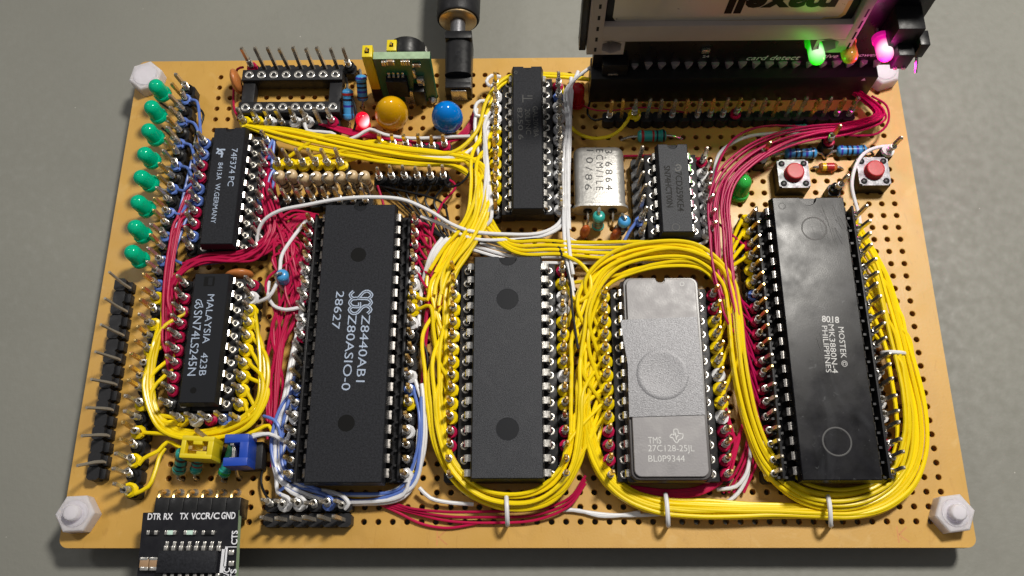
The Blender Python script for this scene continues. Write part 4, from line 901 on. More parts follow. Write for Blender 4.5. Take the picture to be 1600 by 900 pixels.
    mb=MB(); n=len(P_); mb.add([(x,-.12,z) for x,z in P_],[list(range(n))],M['label']); mb.add([(x,-.12,z) for x,z in P_]+[(x,.02,z) for x,z in P_],[(i,(i+1)%n,n+(i+1)%n,n+i) for i in range(n)],M['label_edge']); mb.obj('label_plate',t3)
    q2=[(1055,32.8),(1150,30.5),(1283,28.6),(1287,25.5),(1309,24.5),(1316,19),(1326,0),(1333,0),(1321,21.5),(1312,27.2),(1289,28.2),(1286,31.2),(1150,33.2),(1055,35.6)]
    v=[g(*p) for p in q2]; MB().add([(p.x,-.135,p.z) for p in v],[list(range(len(v)))],M['label_edge']).obj('gold_border',t3)
    me,w,hh=text_mesh('maxell',6.6,'logo',M['darkhole'],0.30,shear=.05)
    a=g(1308,6); b=g(1134,10); sx=(b-a).length/w
    for vv in me.vertices: vv.co.x*=sx
    # upside down: x runs left, up runs down
    lo=g(1143,20).z
    ys=[vv.co.y for vv in me.vertices]; hmax=max(ys)/S
    place(me,'logo',t3,(a.x,-.15,lo+hmax),(pi/2,pi,0))
card_adapter()
# black serial adapter at the near left
def serial_board():
    z=6.4; o=un(300,799,z); t=thing('serial_adapter','small black adapter board with white lettering jutting over the near edge','adapter board',o)
    def q(px,py,zz=z): return un(px,py,zz)-o
    a,b=q(223.5,801),q(373,797); d=(b-a); d.z=0; d.normalize(); nrm=Vector((d.y,-d.x,0))
    L=26
    c0,c1=q(214,900)-a,q(368,900)-b
    A=a+Vector((.06,-1,0))*L; B=b+Vector((.0,-1,0))*L
    A=a+c0.normalized()*L; B=b+c1.normalized()*L
    ang=0
    mb=MB(); pl=[(A.x,A.y),(B.x,B.y),(b.x,b.y),(a.x,a.y)]
    mb.prism(pl,-1.6,0,M['pcb_edge'],topmat=M['pcb_black']); mb.add([(x,y,-1.61) for x,y in pl],[(0,1,2,3)],M['pcb_black'])
    mb.obj('board',t)
    h0=q(243,777,6.0); h1=q(377,776,6.0)
    mb=MB()
    for k in range(6):
        x0=h0.x+(h1.x-h0.x)*k/6; x1=h0.x+(h1.x-h0.x)*(k+1)/6
        mb.box(x0+.03,x1-.03,b.y-1.2,h0.y,-5.0,-.4,M['plastic'],.1)
    mb.obj('connector_body',t)
    for k in range(6):
        g=G(-54+k,2)-o
        m=MB(); m.tube(smooth_path([(g.x,g.y,-o.z-.5),(g.x,g.y,-4.2),(g.x,g.y-.3,-3.4),(g.x,g.y-1.2,-3.1),(g.x,h0.y-.5,-3.1)],.4),.32,M['gold'],7); m.obj('pin',t)
        m=MB(); m.lathe([(.75,.02),(.6,.35),(.3,.7)],M['tin'],12,T=Matrix.Translation((g.x,g.y,-o.z))); m.obj('solder_joint',t)
    def T(body,pa,pb,h,th=0.03): return text_line(body,un(pa[0],pa[1],z),un(pb[0],pb[1],z),h,M['silk'],t,o,th,name='lettering')
    T('DTR',(231,807),(252,807),1.05); T('RX',(256,807),(270,807),1.05); T('TX',(281,806.5),(294.5,806.5),1.05); T('VCC',(299,806.5),(320.5,806.5),1.05); T('R/C',(321.5,806),(343,806),1.05); T('GND',(346,805.5),(368,805.5),1.1)
    T('CTS',(366,851),(367,829),1.0); T('RTS',(364,915),(365,889),1.0); T('R/C',(352,905),(355,887),1.0)
    def part(px0,py0,px1,py1,h,mat,name,ch=.1):
        a=q(px0,py0); b=q(px1,py1); return MB().box(min(a.x,b.x),max(a.x,b.x),min(a.y,b.y),max(a.y,b.y),0,h,M[mat],ch).obj(name,t)
    for (x0,x1,mt,nm) in ((231,247,'plastic','surface_resistor'),(259,276,'chipwhite','surface_lamp'),(289,307,'chipwhite','surface_lamp'),(317,336,'plastic','surface_resistor')):
        part(x0+4,829,x1-4,836,.5,mt,nm); part(x0,829,x0+4,836,.55,'tin','solder_end'); part(x1-4,829,x1,836,.55,'tin','solder_end')
    for x0 in (222,237): part(x0,874,x0+12,888,.9,'cerbrown','surface_capacitor'); part(x0,871,x0+12,876,.95,'tin','solder_end'); part(x0,886,x0+12,892,.95,'tin','solder_end')
    part(253,861,339,896,1.5,'ic','serial_chip',.12)
    for k in range(8):
        x=259+k*11.7
        part(x,853,x+5,861.5,.9,'tin','chip_leg',.12); part(x+.5,846,x+4.5,854,.25,'tin','chip_leg',.08)
        part(x-1.5,896,x+3.5,903,.9,'tin','chip_leg',.12)
    part(347,858,349,895,.05,'silk','lettering',0); part(352,855,353,885,.05,'silk','lettering',0); part(352,854,370,855.2,.05,'silk','lettering',0)
    for y in (859,876): part(358,y,366,y+9,.45,'tin','solder_pad',.2)
serial_board()
# jumper caps
def jumpers():
    a=un(300,712,7.5); b=un(342,690,7.5)
    o=un(325,707,3); t=thing('jumper_cap','bright yellow jumper cap pushed on two pins near the blue one','jumper cap',o,(0,0,-0.05))
    z0,z1=.2,5.2; x0,x1,y0,y1=-3.0,2.6,-1.9,2.0
    mb=MB()
    for bx in ((x0,x1,y0,y0+.8),(x0,x1,y1-.9,y1),(x0,x0+.8,y0+.7,y1-.8),(x1-1.0,x1,y0+.7,y1-.8)): mb.box(*bx,z0,z1,M['jmp_y'],.12)
    mb.box(x0+.3,x1-.3,y0+.3,y1-.3,z0,z1-1.8,M['jmp_y'],0); mb.box(-1.0,.6,y1-1.5,y1-.5,z0,z1-.05,M['jmp_y'],.1); mb.box(-.2,1.6,y0+.4,y0+1.3,z0,z1-.08,M['jmp_y'],.1)
    mb.obj('body',t)
    m=MB()
    for x in (-1.5,1.0): m.box(x-.3,x+.3,-.3,.3,z1-2,z1-.5,M['gold'])
    m.box(-1.8,1.3,-.45,-.35,z1-2,z1-1.0,M['gold']); m.obj('contact',t)
    MB().box(-2.6,2.6,-1.2,1.3,-3,0.2,M['plastic2'],.15).obj('pin_base',t)
    MB().tube(smooth_path([(-1.6,3.4,2.5),(-1.0,3.0,4.5),(.3,2.2,5.0),(1.2,1.6,4.2)],.3),.45,M['gold'],8).obj('pin',t)
    o=un(385,712,3); t=thing('jumper_cap','deep blue jumper cap on two pins beside the white and blue wires','jumper cap',o,(0,0,0.03))
    x0,x1,y0,y1=-2.4,1.8,-2.6,2.9; mb=MB()
    mb.box(x0,x1,y0,y0+1.5,z0,z1,M['jmp_b'],.14); mb.box(x0,x1,y1-1.5,y1,z0,z1,M['jmp_b'],.14); mb.box(x1-1.5,x1,y0+1.3,y1-1.3,z0,z1-.02,M['jmp_b'],.1); mb.box(x0+.3,x1-.2,y0+.3,y1-.3,z0,1.6,M['jmp_b'],0)
    mb.obj('body',t)
    m=MB(); m.box(-1.4,-.9,-1.7,1.7,1.6,z1-1.4,M['tin'],.05)
    for y in (-1.3,1.3): m.box(-1.45,-.85,y-.3,y+.3,1.6,z1-.3,M['tin'],.05)
    m.obj('contact',t); MB().box(-1.2,2.9,-2.4,2.4,-3,0.2,M['plastic2'],.15).obj('pin_base',t)
    MB().tube(smooth_path([(-1.6,-2.4,.2),(-1.7,-3.2,-1.2),(-1.5,-3.6,-3.4)],.4),.3,M['tin'],6).obj('lead',t)
jumpers()
# ------------------------------------------------------------------ wiring
random.seed(11)
RAD={'Y':.37,'M':.22,'R':.25,'W':.36,'B':.30,'K':.24}
WIREC['M']='magenta'
CN={'Y':'yellow','M':'crimson','R':'crimson','W':'white','B':'blue','K':'black'}
def wire(c, pts, label, group=None, r=None, step=0.9):
    pts=[Vector(p) for p in pts]; o=pts[0].copy()
    path=smooth_path(pts,step); path=[Vector((p.x,p.y,max(p.z,(r or RAD[c])+.02)))-o for p in path]
    mb=MB(); mb.tube(path,r or RAD[c],M[WIREC[c]],8); ob=mb.obj('hookup_wire',None,o)
    return tag(ob,label,'wire',group)
def px(*l): return [un(*p) for p in l]
class Bundle:
    def __init__(s,nodes,step=2.0):
        c=[un(a,b,z) for a,b,z,w in nodes]; dense=[]
        W=[w for *_,w in nodes]
        # resample centre line and width together
        for k in range(len(c)-1):
            seg=smooth_path([c[max(k-1,0)],c[k],c[k+1],c[min(k+2,len(c)-1)]],step) if 0<k<len(c)-2 else None
            n=max(1,int((c[k+1]-c[k]).length/step))
            for i in range(n):
                t=i/n
                p0,p1,p2,p3=c[max(k-1,0)],c[k],c[k+1],c[min(k+2,len(c)-1)]
                p=0.5*((2*p1)+(p2-p0)*t+(2*p0-5*p1+4*p2-p3)*t*t+(3*p1-p0-3*p2+p3)*t**3)
                dense.append((p,(W[k]*(1-t)+W[k+1]*t)/8.6))
        dense.append((c[-1],W[-1]/8.6)); s.c=[d[0] for d in dense]; s.w=[d[1] for d in dense]
        s.n=[]
        for k in range(len(s.c)):
            d=s.c[min(k+2,len(s.c)-1)]-s.c[max(k-2,0)]; d.z=0; d.normalize(); s.n.append(Vector((-d.y,d.x,0)))
    def near(s,p): return min(range(len(s.c)),key=lambda k:(s.c[k].xy-Vector(p).xy).length)
    def lane(s,a,b,t,layer,ph,amp=.18,stride=3):
        st=stride if b>=a else -stride; out=[]; ks=list(range(a,b,st))+[b]; t1=max(-1,min(1,t+random.choice((-1,1))*random.uniform(.1,.75))); n=len(ks); k3=random.uniform(.3,.5)
        for q,k in enumerate(ks):
            f=q/max(1,n-1); f=f*f*(3-2*f); u=t+(t1-t)*f+amp*sin(k*.11+ph)+amp*.5*sin(k*.23+ph*2.3)+amp*.22*sin(k*k3+ph*3.1)
            u=max(-1.05,min(1.05,u))
            out.append(s.c[k]+s.n[k]*(u*s.w[k])+Vector((0,0,layer*.62+.25*sin(k*.17+ph*1.7))))
        return out
def bw(B,c,start,end,t,layer,label,group,lead=2,amp=.18,r=None):
    """start/end: point or index on the bundle"""
    a=B.near(start) if isinstance(start,Vector) else start; b=B.near(end) if isinstance(end,Vector) else end
    if isinstance(b,int) and b<0: b=len(B.c)+b
    s=1 if b>a else -1
    a2=a+s*lead if isinstance(start,Vector) else a; b2=b-s*lead if isinstance(end,Vector) else b
    a2=max(0,min(len(B.c)-1,a2)); b2=max(0,min(len(B.c)-1,b2))
    pts=B.lane(a2,b2,t,layer,random.uniform(0,6.28),amp)
    if isinstance(start,Vector): pts=[start]+pts
    if isinstance(end,Vector): pts=pts+[end]
    return wire(c,pts,label,group,r)
def pin(i,j,z=3.2,dx=0,dy=0): return G(i,j,z)+Vector((dx,dy,0))
# --- thick yellow bundle: far middle -> left of the plain chip -> round its near end -> up -> over the sticker chip -> down
BA=Bundle([(762,150,5,5),(752,200,5,9),(750,240,5,12),(752,290,5,17),(746,340,5,20),(718,385,5,22),(690,430,5,20),(683,480,5,19),(679,540,5,17),(680,600,4.5,15),(684,660,4.5,14),(697,715,4,13),(725,755,3.6,13),(760,777,3.4,13),(793,783,3.4,14),(835,780,3.4,14),(872,758,4,14),(895,715,4.5,12),(904,650,5,12),(908,580,5,14),(912,520,5,15),(922,468,5,18),(948,425,5,21),(1000,404,5,20),(1060,398,5,19),(1105,410,5,15),(1132,440,5,11),(1145,490,5,10),(1151,550,5,10),(1160,610,5,10),(1175,670,4.5,10),(1200,725,4,12),(1235,762,3.6,13),(1298,780,3.4,14),(1350,772,3.6,14),(1392,748,4,13),(1412,700,4.5,13),(1414,640,5,13),(1402,570,5,12),(1386,500,5,11),(1372,440,5,8),(1358,390,5,6),(1348,350,5,4)])
BB=Bundle([(930,440,4,6),(918,500,4,9),(912,560,4,10),(913,620,4,9),(922,680,3.6,9),(942,735,3,10),(985,775,2.4,10),(1043,792,2.2,11),(1110,795,2.2,12),(1170,797,2.2,10),(1230,797,2.2,9),(1298,800,2.2,10),(1355,796,2.4,11),(1405,770,2.8,12),(1434,725,3.2,10),(1440,670,3.6,9),(1432,610,4,9),(1418,560,4,8),(1400,490,4,6),(1380,430,4,5),(1362,380,4,4)])
g1='yellow wires in the thick bundle round the plain black chip'
l1='yellow wire in the thick bundle curving round the near end of the plain black chip'
# left pins of the plain chip -> round the near end -> left pins of the sticker chip
for k,(j0,j1) in enumerate(zip(range(16,6,-1),(16,15,14,13,12,11,10,9,8,7))):
    bw(BA,'Y',pin(-34,j0,3.4,-.9),pin(-23,j1,3.4,-.9),-0.9+1.8*((k*7)%10)/9,(k%3)-.5,l1,g1,lead=3)
# right pins of the plain chip -> over the top -> pins right of sticker chip
g2='yellow wires passing over the far end of the sticker chip'
l2='yellow wire arching over the far end of the grey chip with the sticker'
for k,(j0,j1) in enumerate(((17,14),(14,13),(12,11),(11,9))):
    bw(BA,'Y',pin(-26,j0,3.4,.9),pin(-15,j1,3.4,.9),-0.9+1.8*((k*3)%4)/3,(k%2)+.3,l2,g2,lead=3,amp=.3)
# over the top and on round the near end of the glossy chip
g3='yellow wires swinging round the near end of the glossy chip'
l3='yellow wire swinging from the sticker chip round the near end of the scratched glossy chip'
for k,(j0,j1) in enumerate(((16,21),(15,20),(14,19),(13,18),(12,17),(11,16),(10,15),(9,14),(8,13))):
    bw(BA,'Y',pin(-23,j0,3.6,-.9),pin(-4,j1,3.6,.9),-0.95+1.9*((k*4)%9)/8,(k%3)-.4,l3,g3,lead=3,amp=.26)
g4='yellow wires of the low near bundle'
l4='yellow wire of the low bundle along the near edge under the sticker and glossy chips'
for k in range(9):
    s=(pin(-23,13-k,3.2,-.9) if k<7 else pin(-26,9,3.2,.9)); e=pin(-4,22-k,3.2,.9)
    bw(BB,'Y',s,e,-0.95+1.9*((k*4)%9)/8,(k%2)*.9,l4,g4,lead=3)
# far vertical bundle down to the plain chip's left pins
BT=Bundle([(383,198,4.5,4),(430,208,4.5,9),(490,220,4.5,15),(560,232,4.5,17),(630,243,4.5,17),(690,250,4.5,15),(728,252,4.5,14),(748,268,4.8,14),(752,300,4.8,17),(746,340,4.6,20),(718,385,4.4,22),(690,430,4.2,20),(683,480,4.2,18),(679,540,4,16),(680,600,4,14)])
g5='yellow wires fanning across the far left of the board'
l5='yellow wire fanning from the empty socket side across to the middle of the board'
srcs=[un(383,197,4.2),un(392,200,4),un(405,205,4),pin(-51,31,3.2,0,-1.4),pin(-50,31,3.2,0,-1.4)]+[pin(i,27,3.2,.3,.9) for i in range(-48,-42)]
for k,s in enumerate(srcs):
    bw(BT,'Y',s,pin(-34,16-(k%9),3.2,-1.0),-0.9+1.8*((k*4)%11)/10,(k%3)*.8-.3,l5,g5,lead=4)
# upper fan ending at the narrow far chip
BU=Bundle([(383,196,4.5,4),(440,205,5,7),(520,222,5,8),(600,236,5,7),(680,243,5,6),(725,238,5,6),(745,210,5,6),(757,175,5,5),(768,145,5,4),(790,125,4.5,4),(815,118,3,3),(880,119,3,3),(925,124,3,3)])
g6='yellow wires bending up to the narrow far chip'
l6='yellow wire bending up beside the narrow far chip'
for k in range(3): bw(BU,'Y',un(385+6*k,196+k,4.4),-1-k,-0.8+.8*k,.4*k,l6,g6,lead=3,amp=.1)
for k,j in enumerate((30,29,28,27,26,25,24)):
    a=pin(-31,j,3.4,-.9); m=un(758-3*(k%3),(235+12*k),5.5); 
    bw(BA,'Y',a,BA.near(un(690,430+10*k,4))+0,-.8+1.6*k/6,(k%2)+.5,'yellow wire running from the narrow far chip down the middle of the board','yellow wires from the narrow far chip',lead=2)
wire('Y',[pin(-31,30,3.4,-.8)]+px((765,215,5),(760,240,5),(735,250,5.2),(640,244,5.5),(540,225,5.6),(450,205,5.4),(395,199,4.5)),'topmost yellow wire lying across the fan behind the beige resistors',None)
# near left loop
BL=Bundle([(388,470,4,4),(405,510,4,6),(412,560,4,8),(412,610,4,9),(400,648,4,11),(368,668,3.6,12),(320,682,3.4,10),(275,678,3.4,9),(245,655,3.6,7),(233,615,4,6),(234,575,4.2,5),(243,535,4.4,5),(252,500,4.6,4),(258,470,4.6,3)])
g7='yellow wires looping round the near left chip'
l7='yellow wire looping round the near end of the near left lettered chip'
tg=[(-56,16),(-56,14),(-56,12),(-56,10),(-56,8),(-56,6),(-54,15),(-56,12)]
for k,j in enumerate(range(15,7,-1)):
    bw(BL,'Y',pin(-49,j,3.4,.8),pin(tg[k][0],tg[k][1],3.4,.9),-0.9+1.8*((k*3)%8)/7,(k%3)*.7,l7,g7,lead=2,amp=.22)
for k in range(3): bw(BL,'Y',pin(-53,7,3.2,-.9,-.5*k),pin(-54,13-k,3.2,-.4,-.5),.9-.5*k,.2,l7,g7,lead=2)
wire('Y',[pin(-56,4,3.4,.8,-.6)]+px((225,716,3.6),(248,704,3.2),(262,690,3),(285,700,2.6),(330,694,2.4),(395,675,3.0),(420,665,3),(428,690,2.5),(440,735,2),(480,765,1.6),(560,775,1.4),(625,765,1.6),(645,735,3)),'long yellow wire from the near left pins along the tall lettered chip near end')
wire('Y',[pin(-56,2,3.4,.8,-.6)]+px((232,760,3.4),(243,735,3),(250,712,2.6),(258,700,2.4)),'short yellow wire curling up from the nearest pin of the long left strip')
wire('Y',px((935,190,3))+[],'x') if False else None
wire('Y',[pin(-20,31,3.2,-.5,1.2)]+px((983,184,4),(972,200,3.4),(955,212,3),(925,216,2.6),(900,206,2.4),(888,190,2.4),(886,165,2.4),(878,135,2.8)),'single yellow wire looping in front of the long pin row beside the dark red lamp')
wire('Y',px((828,118,2),(880,116,2.6),(905,121,3),(932,126,2.5)),'yellow wire going under the tall black connector from behind the narrow chip')
for k in range(4):
    wire('Y',px((760-6*k,330+6*k,4.5),(792+5*k,374+7*k,5.0),(850+8*k,376+7*k,5),(915+8*k,379+8*k,5.0),(1000,378+9*k,4.8),(1085,384+8*k,4.4),(1120+3*k,412+3*k,4))+[pin(-12,22-k,3.5,-.9)],'yellow wire running along the far side of the sticker chip to the glossy chip','yellow wires reaching the glossy chip far pins')
wire('Y',[pin(-26,17,3.6,.7)]+px((895,466,5),(908,470,5.5),(922,455,6),(921,430,6),(905,410,6),(880,398,5.5)),'yellow wire making a small open loop right of the plain chip far end')
wire('Y',[pin(-37,15,3.6,.8)]+px((672,478,5),(678,520,5),(686,565,5),(700,592,5))+[pin(-34,9,3.6,-.8)],'yellow wire crossing from the tall lettered chip pins to the plain chip')
wire('Y',[pin(-37,16,3.6,.8)]+px((668,468,5),(674,440,5),(700,405,5.4)),'yellow wire rising from the tall lettered chip pins into the bundle')
# --- crimson
BR=Bundle([(1330,140,2,6),(1355,148,3,8),(1371,162,3.4,10),(1374,180,4,11),(1360,194,4.2,10),(1325,200,4.6,11),(1285,205,5,13),(1240,214,5.2,15),(1192,232,5.5,19),(1146,266,5.5,16),(1124,305,5.5,16),(1124,350,5.5,17),(1126,400,5.5,16),(1134,450,5.5,14),(1146,500,5.2,12),(1158,560,4.8,9),(1166,620,4,8),(1172,690,3,7)])
g8='crimson wires from the tall connector to the glossy chip'
l8='thin crimson wire sweeping from the tall connector down to the glossy chip left pins'
for k,j in enumerate((20,15,14,13,12,11,10,9,8,6,14,11)):
    bw(BR,'M',0,pin(-12,j,3.4,-.8),-0.95+1.9*((k*5)%12)/11,(k%3)*.8-.4,l8,g8,lead=3,amp=.24,r=.23)
wire('M',px((1362,150,3),(1385,165,4),(1388,190,4),(1372,208,4),(1340,212,4.2),(1300,206,4.5),(1250,198,5),(1190,198,5.2),(1150,214,5.2),(1125,250,5),(1112,310,4.8),(1113,370,4.6),(1122,430,4.5)),'outermost thin crimson wire making the widest loop from the tall connector',None,.23)
RL=Bundle([(318,255,3.6,4),(300,290,3.8,6),(285,330,4,7),(272,375,4,7),(264,425,4,6),(262,480,4,6),(262,540,3.8,5),(262,600,3.6,4)])
g9='crimson wires beside the left hand chips'
for k in range(7):
    bw(RL,'R',pin(-54,(27,26,23,22,26,23,22)[k],3.4,-.7),pin(-54,(16,15,14,13,12,11,10)[k],3.4,-.7),-.9+1.8*((k*3)%7)/6,(k%3)*.6,'thin crimson wire running down the left pins of the two lettered chips',g9,lead=1)
RM=Bundle([(405,250,4,4),(413,300,4.4,6),(424,345,4.6,8),(424,378,4.6,10),(400,400,4.6,11),(360,405,4.6,9),(315,408,4.6,8),(285,425,4.4,6),(268,455,4.2,5),(262,500,4,5)])
for k in range(8):
    bw(RM,'R',pin(-49,(29,27,26,23,22,27,26,23)[k],3.4,.7),pin(-54,(16,15,14,13,12,11,10,9)[k],3.4,-.7),-.95+1.9*((k*3)%8)/7,(k%3)*.7,'thin crimson wire curving between the two left hand lettered chips','crimson wires curving between the two left chips',lead=2)
RN=Bundle([(420,320,3.6,6),(438,350,4,9),(450,390,4,11),(447,440,3.6,15),(438,500,3,15),(430,560,2.6,13),(424,620,2.2,8),(422,680,1.8,6),(432,740,1.4,5),(470,778,1.2,4),(560,785,1.2,4),(640,784,1.2,6),(720,805,1.0,9),(793,812,1.0,9),(860,805,1.0,6),(905,775,1.4,5),(925,740,2,4)])
for k in range(6):
    e=pin(-45,(22,21,20,19,17,14,22,21,20)[k],3.4,-.8) if k<6 else (len(RN.c)-1-4*(k-6))
    bw(RN,'R',pin(-49,(29,27,26,23,22,23,26,27,22)[k],3.4,.7),e,-.95+1.9*((k*4)%9)/8,(k%3)*.6,'thin crimson wire running left of the tall lettered chip','crimson wires left of the tall lettered chip',lead=2)
for k in range(5):
    wire('R',px((498-2*k,336+2*k,3),(455+4*k,330+6*k,4),(432+5*k,352+8*k,4.4),(452-4*k,372+5*k,4),(470,400+10*k,3.6),(456-5*k,460+20*k,3),(440-3*k,560+25*k,2.4),(428-k,650+20*k,2)),'thin crimson wire tangled beside the blue upright resistor','crimson wires tangled left of the tall chip')
for k in range(6):
    wire('R',[pin(-37,22-k%5,3.4,.7)]+px((668+2*k,352+18*k,4),(672-k,420+15*k,3.8),(666-k,500+12*k,3.4),(660+k,590+8*k,3),(655,650+6*k,2.6)),'thin crimson wire right of the tall lettered chip','crimson wires right of the tall lettered chip')
for k in range(3):
    wire('R',px((575+20*k,782+2*k,1),(640,800-3*k,.9+.3*k),(700,814-7*k,.8+.4*k),(770,817-9*k,.8+.3*k),(840,812-8*k,1+.3*k),(890,790-6*k,1.6),(915,755-6*k,2.2)),'thin crimson wire lying loose along the near edge of the board','crimson wires lying along the near edge')
wire('R',px((585,784,.8),(620,800,.7),(660,819,.6),(700,825,.5),(745,818,.6)),'lowest thin crimson wire dipping towards the near board edge')
for k in range(7):
    wire('R',[pin(-15,8-k,3.2,.7) if k<6 else pin(-15,3,3.2)]+px((1148+2*k,700-6*k,3),(1135,745-3*k,2.4),(1100,770-2*k,2),(1050,778-2*k,1.8),(985,772-2*k,1.8)),'thin crimson wire swinging round the near end of the sticker chip','crimson wires round the near end of the sticker chip')
for k in range(5):
    wire('R',px((1140+2*k,440,4.2),(1150+3*k,500,3.6),(1163+3*k,580,3),(1172+3*k,650,2.4),(1160+6*k,715,2),(1130+8*k,770,1.2)),'thin crimson wire between the sticker chip and the glossy chip','crimson wires between the sticker chip and the glossy chip')
for k in range(5):
    wire('R',px((498+6*k,194+2*k,3),(545,202+2*k,2.6),(600+10*k,214+2*k,2),(680,224+2*k,2),(728,212-3*k,2.6),(742,190-5*k,3)),'thin crimson wire behind the yellow fan near the round capacitors','crimson wires behind the yellow fan')
wire('R',px((590,290,3),(600,325,2),(598,355,2),(640,342,2)),'short crimson wire beside the last beige resistor')
wire('R',[G(-35,26,3)]+px((712,290,2.4),(690,320,2),(678,350,2),(672,380,2)),'crimson wire bending down past the bare holes near the black wire posts')
wire('R',px((380,105,4),(371,108,3.4),(366,130,1.4),(366,170,1.0),(376,190,1.6)),'thin crimson wire passing behind the orange disc capacitor')
wire('R',px((972,244,.6),(1030,243,.6),(1085,246,.8),(1110,262,1.5),(1116,300,2)),'straight crimson wire running behind the small fourteen leg chip')
wire('R',px((888,150,1.5),(930,172,2.4),(1010,168,3.6),(1075,176,4)),'very thin crimson wire stretched over the long pin row',None,.14)
for k in range(8):
    x,y=random.uniform(405,440),random.uniform(325,365)
    wire('R',px((x,y,3),(x+random.uniform(5,25),y+random.uniform(20,40),4.2),(random.uniform(425,475),random.uniform(375,410),4.6),(random.uniform(410,470),random.uniform(420,455),3.8),(random.uniform(420,468),random.uniform(480,520),3),(random.uniform(412,446),random.uniform(560,600),2.2),(random.uniform(416,430),random.uniform(650,690),1.8)),'thin crimson wire in the loose tangle between the left chips and the tall chip','crimson wires of the loose tangle')
for k in range(5):
    y=random.uniform(395,412)
    wire('R',px((285+6*k,y+10,3.4),(325,y,4),(370,y+random.uniform(-6,6),4.4),(410,y+random.uniform(-12,0),4.6),(440,random.uniform(350,380),4.4),(470,random.uniform(335,350),3.8),(492,340+6*k,3.4)),'thin crimson wire passing across between the two left hand chips','crimson wires passing between the two left chips')
for k in range(5):
    y=360+22*k
    wire('R',[pin(-37,22-k,3.4,.6)]+px((666,y,4.4),(680+3*k,y+18,4.2),(672,y+50,4),(664,y+100,3.4)),'thin crimson wire looping right of the tall lettered chip far end','crimson wires looping right of the tall chip far end')
# --- white
def wp(l,label,group=None,**k): return wire('W',px(*l),label,group,**k)
wp([(404,392,3.6),(402,368,5),(412,345,6.5),(435,330,7.5),(480,320,8.2),(530,311,8.6),(580,308,8.8),(630,312,8.6),(672,330,8),(705,350,7),(735,361,6),(790,366,5.5),(845,364,5),(872,350,4.4),(886,322,4)],'long white wire arching over the black row in front of the beige resistors')
wp([(657,338,6.5),(690,350,6),(735,372,5.5),(790,375,5),(850,368,4.6),(878,352,4.4),(890,320,4)],'white wire parallel to the long arching one beside the narrow far chip')
BW=Bundle([(930,100,6,3),(903,110,6,4),(887,140,5.6,3),(890,190,5.2,4),(886,240,5,5),(886,300,5,5),(886,360,4.8,5),(890,410,4.6,4),(900,470,4.2,3)])
for k in range(5): bw(BW,'W',2*k%3,-1-2*k,-.95+.48*k,(k%2)*.8,'white wire in the upright white bundle right of the narrow far chip','white wires right of the narrow far chip',amp=.35)
for k,j in enumerate((32,30,29,26,23)):
    bw(BW,'W',pin(-26,j,3.4,.6),-2-3*k,-.8+.25*k,.4*(k%2),'white wire leaving the right hand pins of the narrow far chip','white wires from the narrow far chip pins',lead=2,amp=.3)
wp([(880,365,4),(900,378,3.6),(950,384,3.2),(1010,386,3),(1070,386,3),(1102,378,3),(1116,355,3.4),(1112,335,3.6),(1100,328,3.5)],'white wire curving along the near end of the small fourteen leg chip')
for k in range(4):
    wp([(760-10*k,376+4*k,3.6),(800,386+7*k,3.4),(870,384+9*k,3.4),(950,383+9*k,3.6),(1030,384+8*k,3.6),(1100,388+7*k,3.4),(1140,420+8*k,2.6)],'white wire lying beneath the yellow ones behind the sticker chip','white wires beneath the yellow ones behind the sticker chip')
for k in range(4):
    wp([(715-8*k,372,4.6),(694-6*k,380+4*k,5),(682-5*k,400+5*k,4.6),(668-3*k,425+8*k,3),(660-2*k,455+10*k,2.6),(655,480+10*k,2.4)],'short white wire slanting between the tall chip and the yellow bundle','short white wires slanting beside the yellow bundle')
BS=Bundle([(478,470,3.4,3),(463,540,3.2,5),(450,620,3,7),(436,680,2.6,9),(434,725,2.4,10),(455,757,2.2,9),(500,774,2.0,8),(560,780,2.0,7),(610,777,2.2,7),(642,757,2.6,6),(655,715,3.2,5),(660,650,4,4),(657,600,4.4,3)])
for k in range(7):
    c='WWBWWBW'[k]; e=[pin(-37,10,3.4,.7),pin(-37,3,3.4,.7),pin(-37,9,3.4,.7),-1,-4,-2,-8][k]
    bw(BS,c,pin(-45,(18,17,10,15,8,9,6)[k],3.4,-.8),e,-.95+1.9*((k*3)%7)/6,(k%3)*.5,('white' if c=='W' else 'blue')+' wire wrapping round the near end of the tall lettered chip',('white' if c=='W' else 'blue')+' wires round the near end of the tall lettered chip',lead=2)
for k,(c,x0) in enumerate((('W',452),('W',474),('B',519),('W',541),('B',452))):
    wire(c,px((433+5*k,660+8*k,3),(425+4*k,710,2.4),(432+6*k,750,2),(x0-18,770,3),(x0-3,777,4.2),(x0+4,787,4.0),(x0-2,795,3.4)),CN[c]+' wire dropping to the double pin row at the near edge',CN[c]+' wires dropping to the double pin row')
wp([(395,680,3.2),(410,678,4),(425,680,4),(437,686,3.6)],'short white wire leading past the blue jumper cap') 
wp([(365,700,4),(392,684,5.6),(420,678,5.4),(445,690,4)],'white wire draped over the blue jumper cap')
wp([(403,472,4),(420,464,5.2),(430,448,5.6),(437,425,5.6),(440,400,5.2),(455,375,4.8),(478,345,4)],'white wire from the near left chip passing the upright blue resistor')
wp([(420,440,3),(419,462,3.6),(428,478,4),(448,484,4.4),(470,480,4)],'short white wire curling to the left pins of the tall chip')
wp([(1394,228,3.6),(1372,230,4),(1350,240,4.6),(1336,262,5),(1331,290,4.6),(1336,315,4),(1342,335,3.6),(1344,350,3.6)],'white wire bowing round the left side of the right push button')
wp([(1197,240,3.4),(1208,240,4),(1225,228,4.4),(1255,216,4),(1295,210,3.6),(1330,203,3)],'white wire passing behind the left push button post under the crimson ones')
